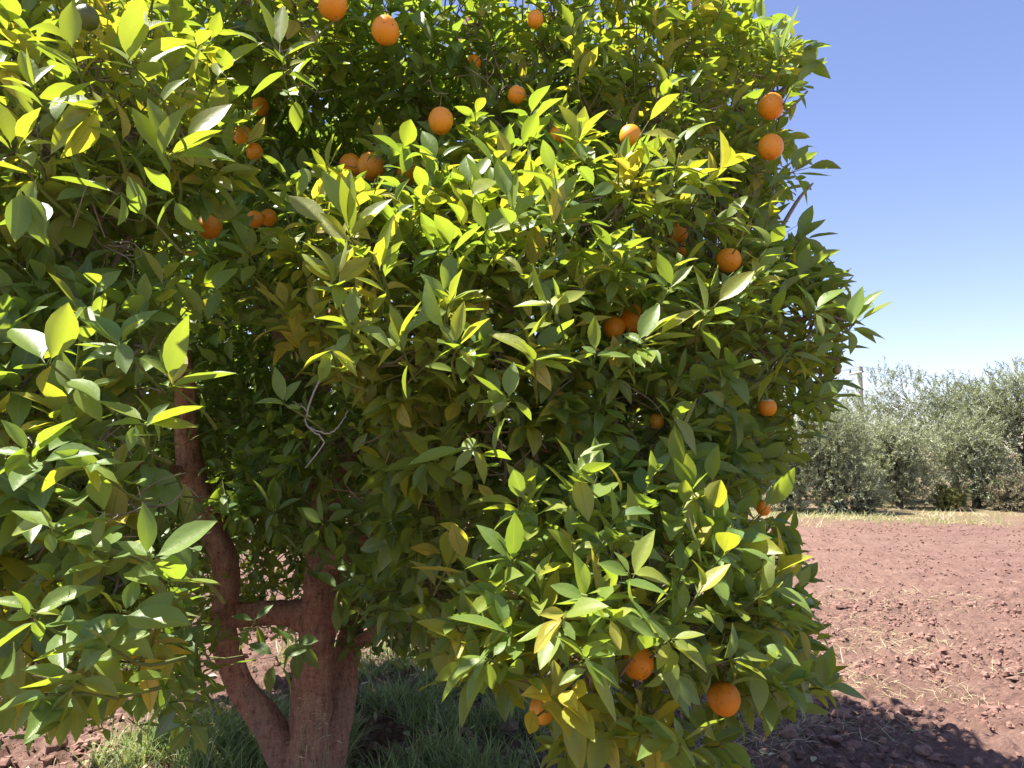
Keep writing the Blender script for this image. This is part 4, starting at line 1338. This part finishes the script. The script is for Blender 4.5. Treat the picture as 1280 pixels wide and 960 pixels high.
for k, f in enumerate(FRUIT):
    px, py, yy, dia, op, kind, label = f
    r = dia / 2
    p = FP[k]
    V, q, nu = fruit_mesh(kind, r)
    mb = MB()
    if kind == 'torn':
        cut = np.arange(len(q)) // nu < 5
        mb.add(V, q[~cut], mat=0)
    else:
        mb.add(V, q)
    mt = {'ripe': M_ORANGE, 'torn': M_ORANGE, 'amber': M_AMBER, 'green': M_UNRIPE}[kind]
    o = mb.build('unripe_fruit' if kind == 'green' else 'orange', mt, None)
    o.location = [float(c) for c in p]
    tx, ty = rng.normal(0, .22, 2)
    o.scale = (float(rng.uniform(.94, 1.03)), float(rng.uniform(.94, 1.03)), float(rng.uniform(.98, 1.10)))
    o.rotation_euler = (float(tx), float(ty), float(rng.uniform(0, 6.28)))
    tag(o, label, 'fruit', 'green fruit on the orange tree' if kind == 'green' else 'oranges hanging in the tree')
    if kind == 'torn':
        m2 = MB()
        m2.add(V * 0.985, q)
        ch = m2.build('torn_rind', M_PITH)
        ch.parent = o
        ch.location = (0, 0, 0)
    # calyx button and stalk
    m2 = MB()
    a = np.arange(10) * 2 * math.pi / 10
    s = r / 0.037
    rads = np.where(np.arange(10) % 2 == 0, .0072, .0042) * s
    top = r * 0.94
    prof = [(1.0, -.0012), (0.75, .0006), (0.35, .0018)]
    Vc = np.concatenate([np.stack([np.cos(a) * rads * pr, np.sin(a) * rads * pr, np.full(10, top + h * s)], -1) for pr, h in prof])
    qc = np.array([[l * 10 + i_, l * 10 + (i_ + 1) % 10, (l + 1) * 10 + (i_ + 1) % 10, (l + 1) * 10 + i_] for l in range(2) for i_ in range(10)])
    m2.add(Vc, qc)
    stalk = smooth_path([(0, 0, top - .001), (.002, .004, top + .02), (.004, .02, top + .045)], 6)
    tubes(m2, stalk[None], np.linspace(.0017, .0014, 6)[None], 6)
    ch = m2.build('calyx', M_STEM)
    ch.parent = o
    ch.location = (0, 0, 0)

# ------------------------------------------------------------------ olive trees
def olive(px, Yd, h, rx, label, lean=0.0, low=0.12, nsh=900, name='olive_tree', cat='tree', trunk_r=.16, mat=M_OLIVE, seed_age=.5, group='olive trees at the edge of the field'):
    b = at(px, 566, Yd)
    b[2] = float(ground_z(b[0], b[1])) - 0.03
    root = empty(name, b)
    tag(root, label, cat, group)
    # crown of several rounded heads
    nl = 11
    heads = []
    for k in range(nl):
        a = rng.uniform(0, 6.283)
        q = rng.uniform(0.15, 0.62) * rx
        zc = rng.uniform(low + .10 * h, h * 0.76)
        heads.append((np.array([b[0] + np.cos(a) * q + lean * zc * .4, b[1] + np.sin(a) * q, b[2] + zc]), rx * rng.uniform(.36, .56)))
    heads.append((np.array([b[0] + lean * h * .3, b[1], b[2] + h * .72]), rx * .55))
    m = MB()
    per = nsh // len(heads)
    for c, r in heads:
        n = per
        v = norm(rng.normal(0, 1, (n, 3)))
        P = c + v * (r * np.clip(1 - rng.exponential(.16, n), .3, 1.05))[:, None]
        P[:, 2] = np.maximum(P[:, 2], b[2] + .12 + low * .6)
        D = norm(v * .7 + np.array([0, 0, .75]) + rng.normal(0, .35, (n, 3)))
        hang = rng.random(n) < .25
        D[hang] = norm(D[hang] + np.array([0, 0, -1.1]))
        ln = rng.uniform(.18, .42, n) * min(1.0, rx / 1.3)
        K = 26
        fr = .12 + .95 * (np.arange(K) + .5) / K
        bend = rng.normal(0, .12, (n, 3))
        B = P[:, None] + D[:, None] * (ln[:, None] * fr)[..., None] + bend[:, None] * (fr ** 2)[None, :, None] * ln[:, None, None]
        ld = norm(D[:, None] * .9 + norm(rng.normal(0, 1, (n, K, 3))) * .85)
        L_ = rng.uniform(.06, .11, (n, K))
        W_ = L_ * rng.uniform(.20, .30, (n, K))
        Nn = norm(rng.normal(0, .6, (n, K, 3)) + np.array([0, 0, .7]))
        ag = np.clip(seed_age + rng.normal(0, .18, n)[:, None] + rng.normal(0, .12, (n, K)), 0, 1)
        B, ld, Nn = (q_.reshape(-1, 3) for q_ in (B, ld, Nn))
        L_, W_, ag = L_.ravel(), W_.ravel(), ag.ravel()
        Nn = norm(Nn - ld * np.sum(Nn * ld, -1, keepdims=True))
        S = np.cross(ld, Nn)
        V = np.stack([B, B + ld * (L_ * .45)[:, None] + S * (W_ * .5)[:, None], B + ld * L_[:, None], B + ld * (L_ * .45)[:, None] - S * (W_ * .5)[:, None]], 1)
        m.add(V.reshape(-1, 3), np.arange(len(B) * 4).reshape(-1, 4), np.repeat(ag, 4))
        pts = np.stack([c + (P - c) * .2, P, P + D * ln[:, None] * .4], 1)
        sel = rng.random(n) < .15
        tubes(m, pts[sel], np.tile([.012, .005, .002], (int(sel.sum()), 1)), 3, mat=1)
    m.build('crown', [mat, M_OLBARK], root, smooth=False)
    # trunk with boughs
    t = MB()
    fork = b + np.array([lean * .55 * h * .35, 0, h * .30])
    pts = smooth_path([b + [-.02 * 1, 0, -.05], (b + fork) / 2 + np.array([lean * .05, .03, 0]), fork], 14)
    rr = np.linspace(trunk_r, trunk_r * .72, 14) * (1 + .5 * np.exp(-np.arange(14) / 1.6))
    tubes(t, pts[None], rr[None], 12)
    for c, r in heads[:7]:
        q = smooth_path([fork - np.array([0, 0, .05]), (fork + c) / 2 + np.array([rng.normal(0, .1), rng.normal(0, .1), .1]), c], 10)
        tubes(t, q[None], np.linspace(trunk_r * .5, .02, 10)[None], 7)
    t.build('trunk', M_OLBARK, root)
    return root


olive(1052, 20.0, 2.9, 1.55, 'leaning olive tree with dark slanting trunk, beside the right edge of the orange tree', lean=-.55, nsh=1500, trunk_r=.17, seed_age=.40)
olive(1122, 21.6, 2.6, 1.15, 'low rounded pale olive tree in front, between the leaning one and the right pair', nsh=1100, trunk_r=.10, seed_age=.80)
olive(1112, 24.5, 4.5, 2.2, 'tall olive tree with spiky top behind the low pale one, right of the pole', nsh=2000, seed_age=.45)
olive(1192, 26.0, 4.2, 2.0, 'dark olive tree in the second row, behind and left of the right front one', nsh=1800, seed_age=.22)
olive(1218, 21.8, 2.9, 1.25, 'bushy olive tree with pale green shoots in front of the right edge trees', nsh=1300, trunk_r=.11, seed_age=.74)
olive(1282, 22.6, 4.7, 1.75, 'tall olive tree cut by the right edge of the photo', nsh=1900)
olive(1050, 30.0, 4.7, 2.0, 'farthest olive tree, seen around the foot of the utility pole', nsh=1500, seed_age=.6)
olive(985, 20.6, 2.6, 1.25, 'round grey green olive tree just clearing the right edge of the orange tree', nsh=1200, trunk_r=.12, seed_age=.55)
olive(930, 25.0, 4.2, 2.1, 'olive tree glimpsed through the right fringe of the orange tree', nsh=1200)
olive(700, 26.0, 4.2, 2.2, 'olive tree far behind the middle of the orange tree crown', nsh=900)
olive(480, 25.0, 4.2, 2.2, 'olive tree far behind the trunk of the orange tree', nsh=900)
olive(230, 24.0, 4.4, 2.2, 'olive tree far behind the left limb of the orange tree', nsh=900)
olive(20, 23.0, 4.6, 2.2, 'olive tree far behind the left near leaves', nsh=900)

M_SHRUB = leaf_material('shrub_leaf', [(0.0, (0.13, 0.14, 0.06)), (0.5, (0.24, 0.25, 0.10)), (1.0, (0.38, 0.36, 0.14))], (0.25, 0.25, 0.1), (1.4, 1.4, .8), .3, .5, .3, veins=False)
M_DRYSHRUB = leaf_material('dry_shrub_leaf', [(0.0, (0.13, 0.115, 0.08)), (0.5, (0.23, 0.20, 0.14)), (1.0, (0.34, 0.30, 0.20))], (0.25, 0.2, 0.14), (1, 1, .9), .15, .7, .2, veins=False)
olive(1183, 21.0, .62, .42, 'low yellow green shrub at the foot of the bushy olive tree', low=.05, nsh=420, name='shrub', cat='shrub', trunk_r=.03, mat=M_SHRUB, group='shrubs under the olive trees')
olive(1268, 20.8, 1.0, .75, 'dry brownish shrub under the olive tree at the right edge', low=.05, nsh=480, name='shrub', cat='shrub', trunk_r=.03, mat=M_DRYSHRUB, group='shrubs under the olive trees')
olive(1078, 19.6, .5, .32, 'small grey dry shrub beside the slanting olive trunk', low=.03, nsh=220, name='shrub', cat='shrub', trunk_r=.02, mat=M_DRYSHRUB, group='shrubs under the olive trees')

# ------------------------------------------------------------------ utility pole and wires
PY = 38.0
pb_ = at(1079, 566, PY)
ptop = at(1079, 458, PY)
pole = empty('utility_pole', (pb_[0], PY, 0))
tag(pole, 'grey utility pole rising behind the olive trees', 'pole')
m = MB()
hgt = ptop[2]
zz = np.linspace(-.2, hgt, 12)
tubes(m, np.stack([np.full(12, pb_[0]), np.full(12, PY), zz], -1)[None], np.concatenate([np.linspace(.16, .12, 11), [.09]])[None], 12)
m.build('shaft', M_CONC, pole)
m = MB()
za = hgt - .35
tubes(m, np.array([[[pb_[0], PY - .75, za], [pb_[0], PY, za], [pb_[0], PY + .75, za]]]) - np.array([.19, 0, 0]), np.array([[.05, .06, .05]]), 6)
m.build('crossarm', M_CONC, pole)
ins = []
for dy in (-.65, .65):
    m = MB()
    q = np.array([[pb_[0] - .19, PY + dy, za + .04 + k * .04] for k in range(6)])
    tubes(m, q[None], np.array([[.03, .06, .035, .06, .035, .05]]), 10)
    m.build('insulator', M_WIRE, pole)
    ins.append(q[-1] + np.array([0, 0, .015]))
for k, (p0, lab) in enumerate(zip(ins, ('nearer of the two wires strung from the utility pole over the olive trees', 'farther of the two wires strung from the utility pole over the olive trees'))):
    m = MB()
    for end in (at(1500, 492 + k * 8, PY + 6), at(700, 500 + k * 6, PY + 10)):
        t = np.linspace(0, 1, 40)[:, None]
        q = p0 * (1 - t) + (end + np.array([0, (k - .5) * 1.3, 0])) * t
        q[:, 2] -= 4 * 0.35 * (t * (1 - t))[:, 0]
        tubes(m, q[None], np.full((1, 40), .010), 5)
    tag(m.build('overhead_wire', M_WIRE), lab, 'wire', 'overhead wires')
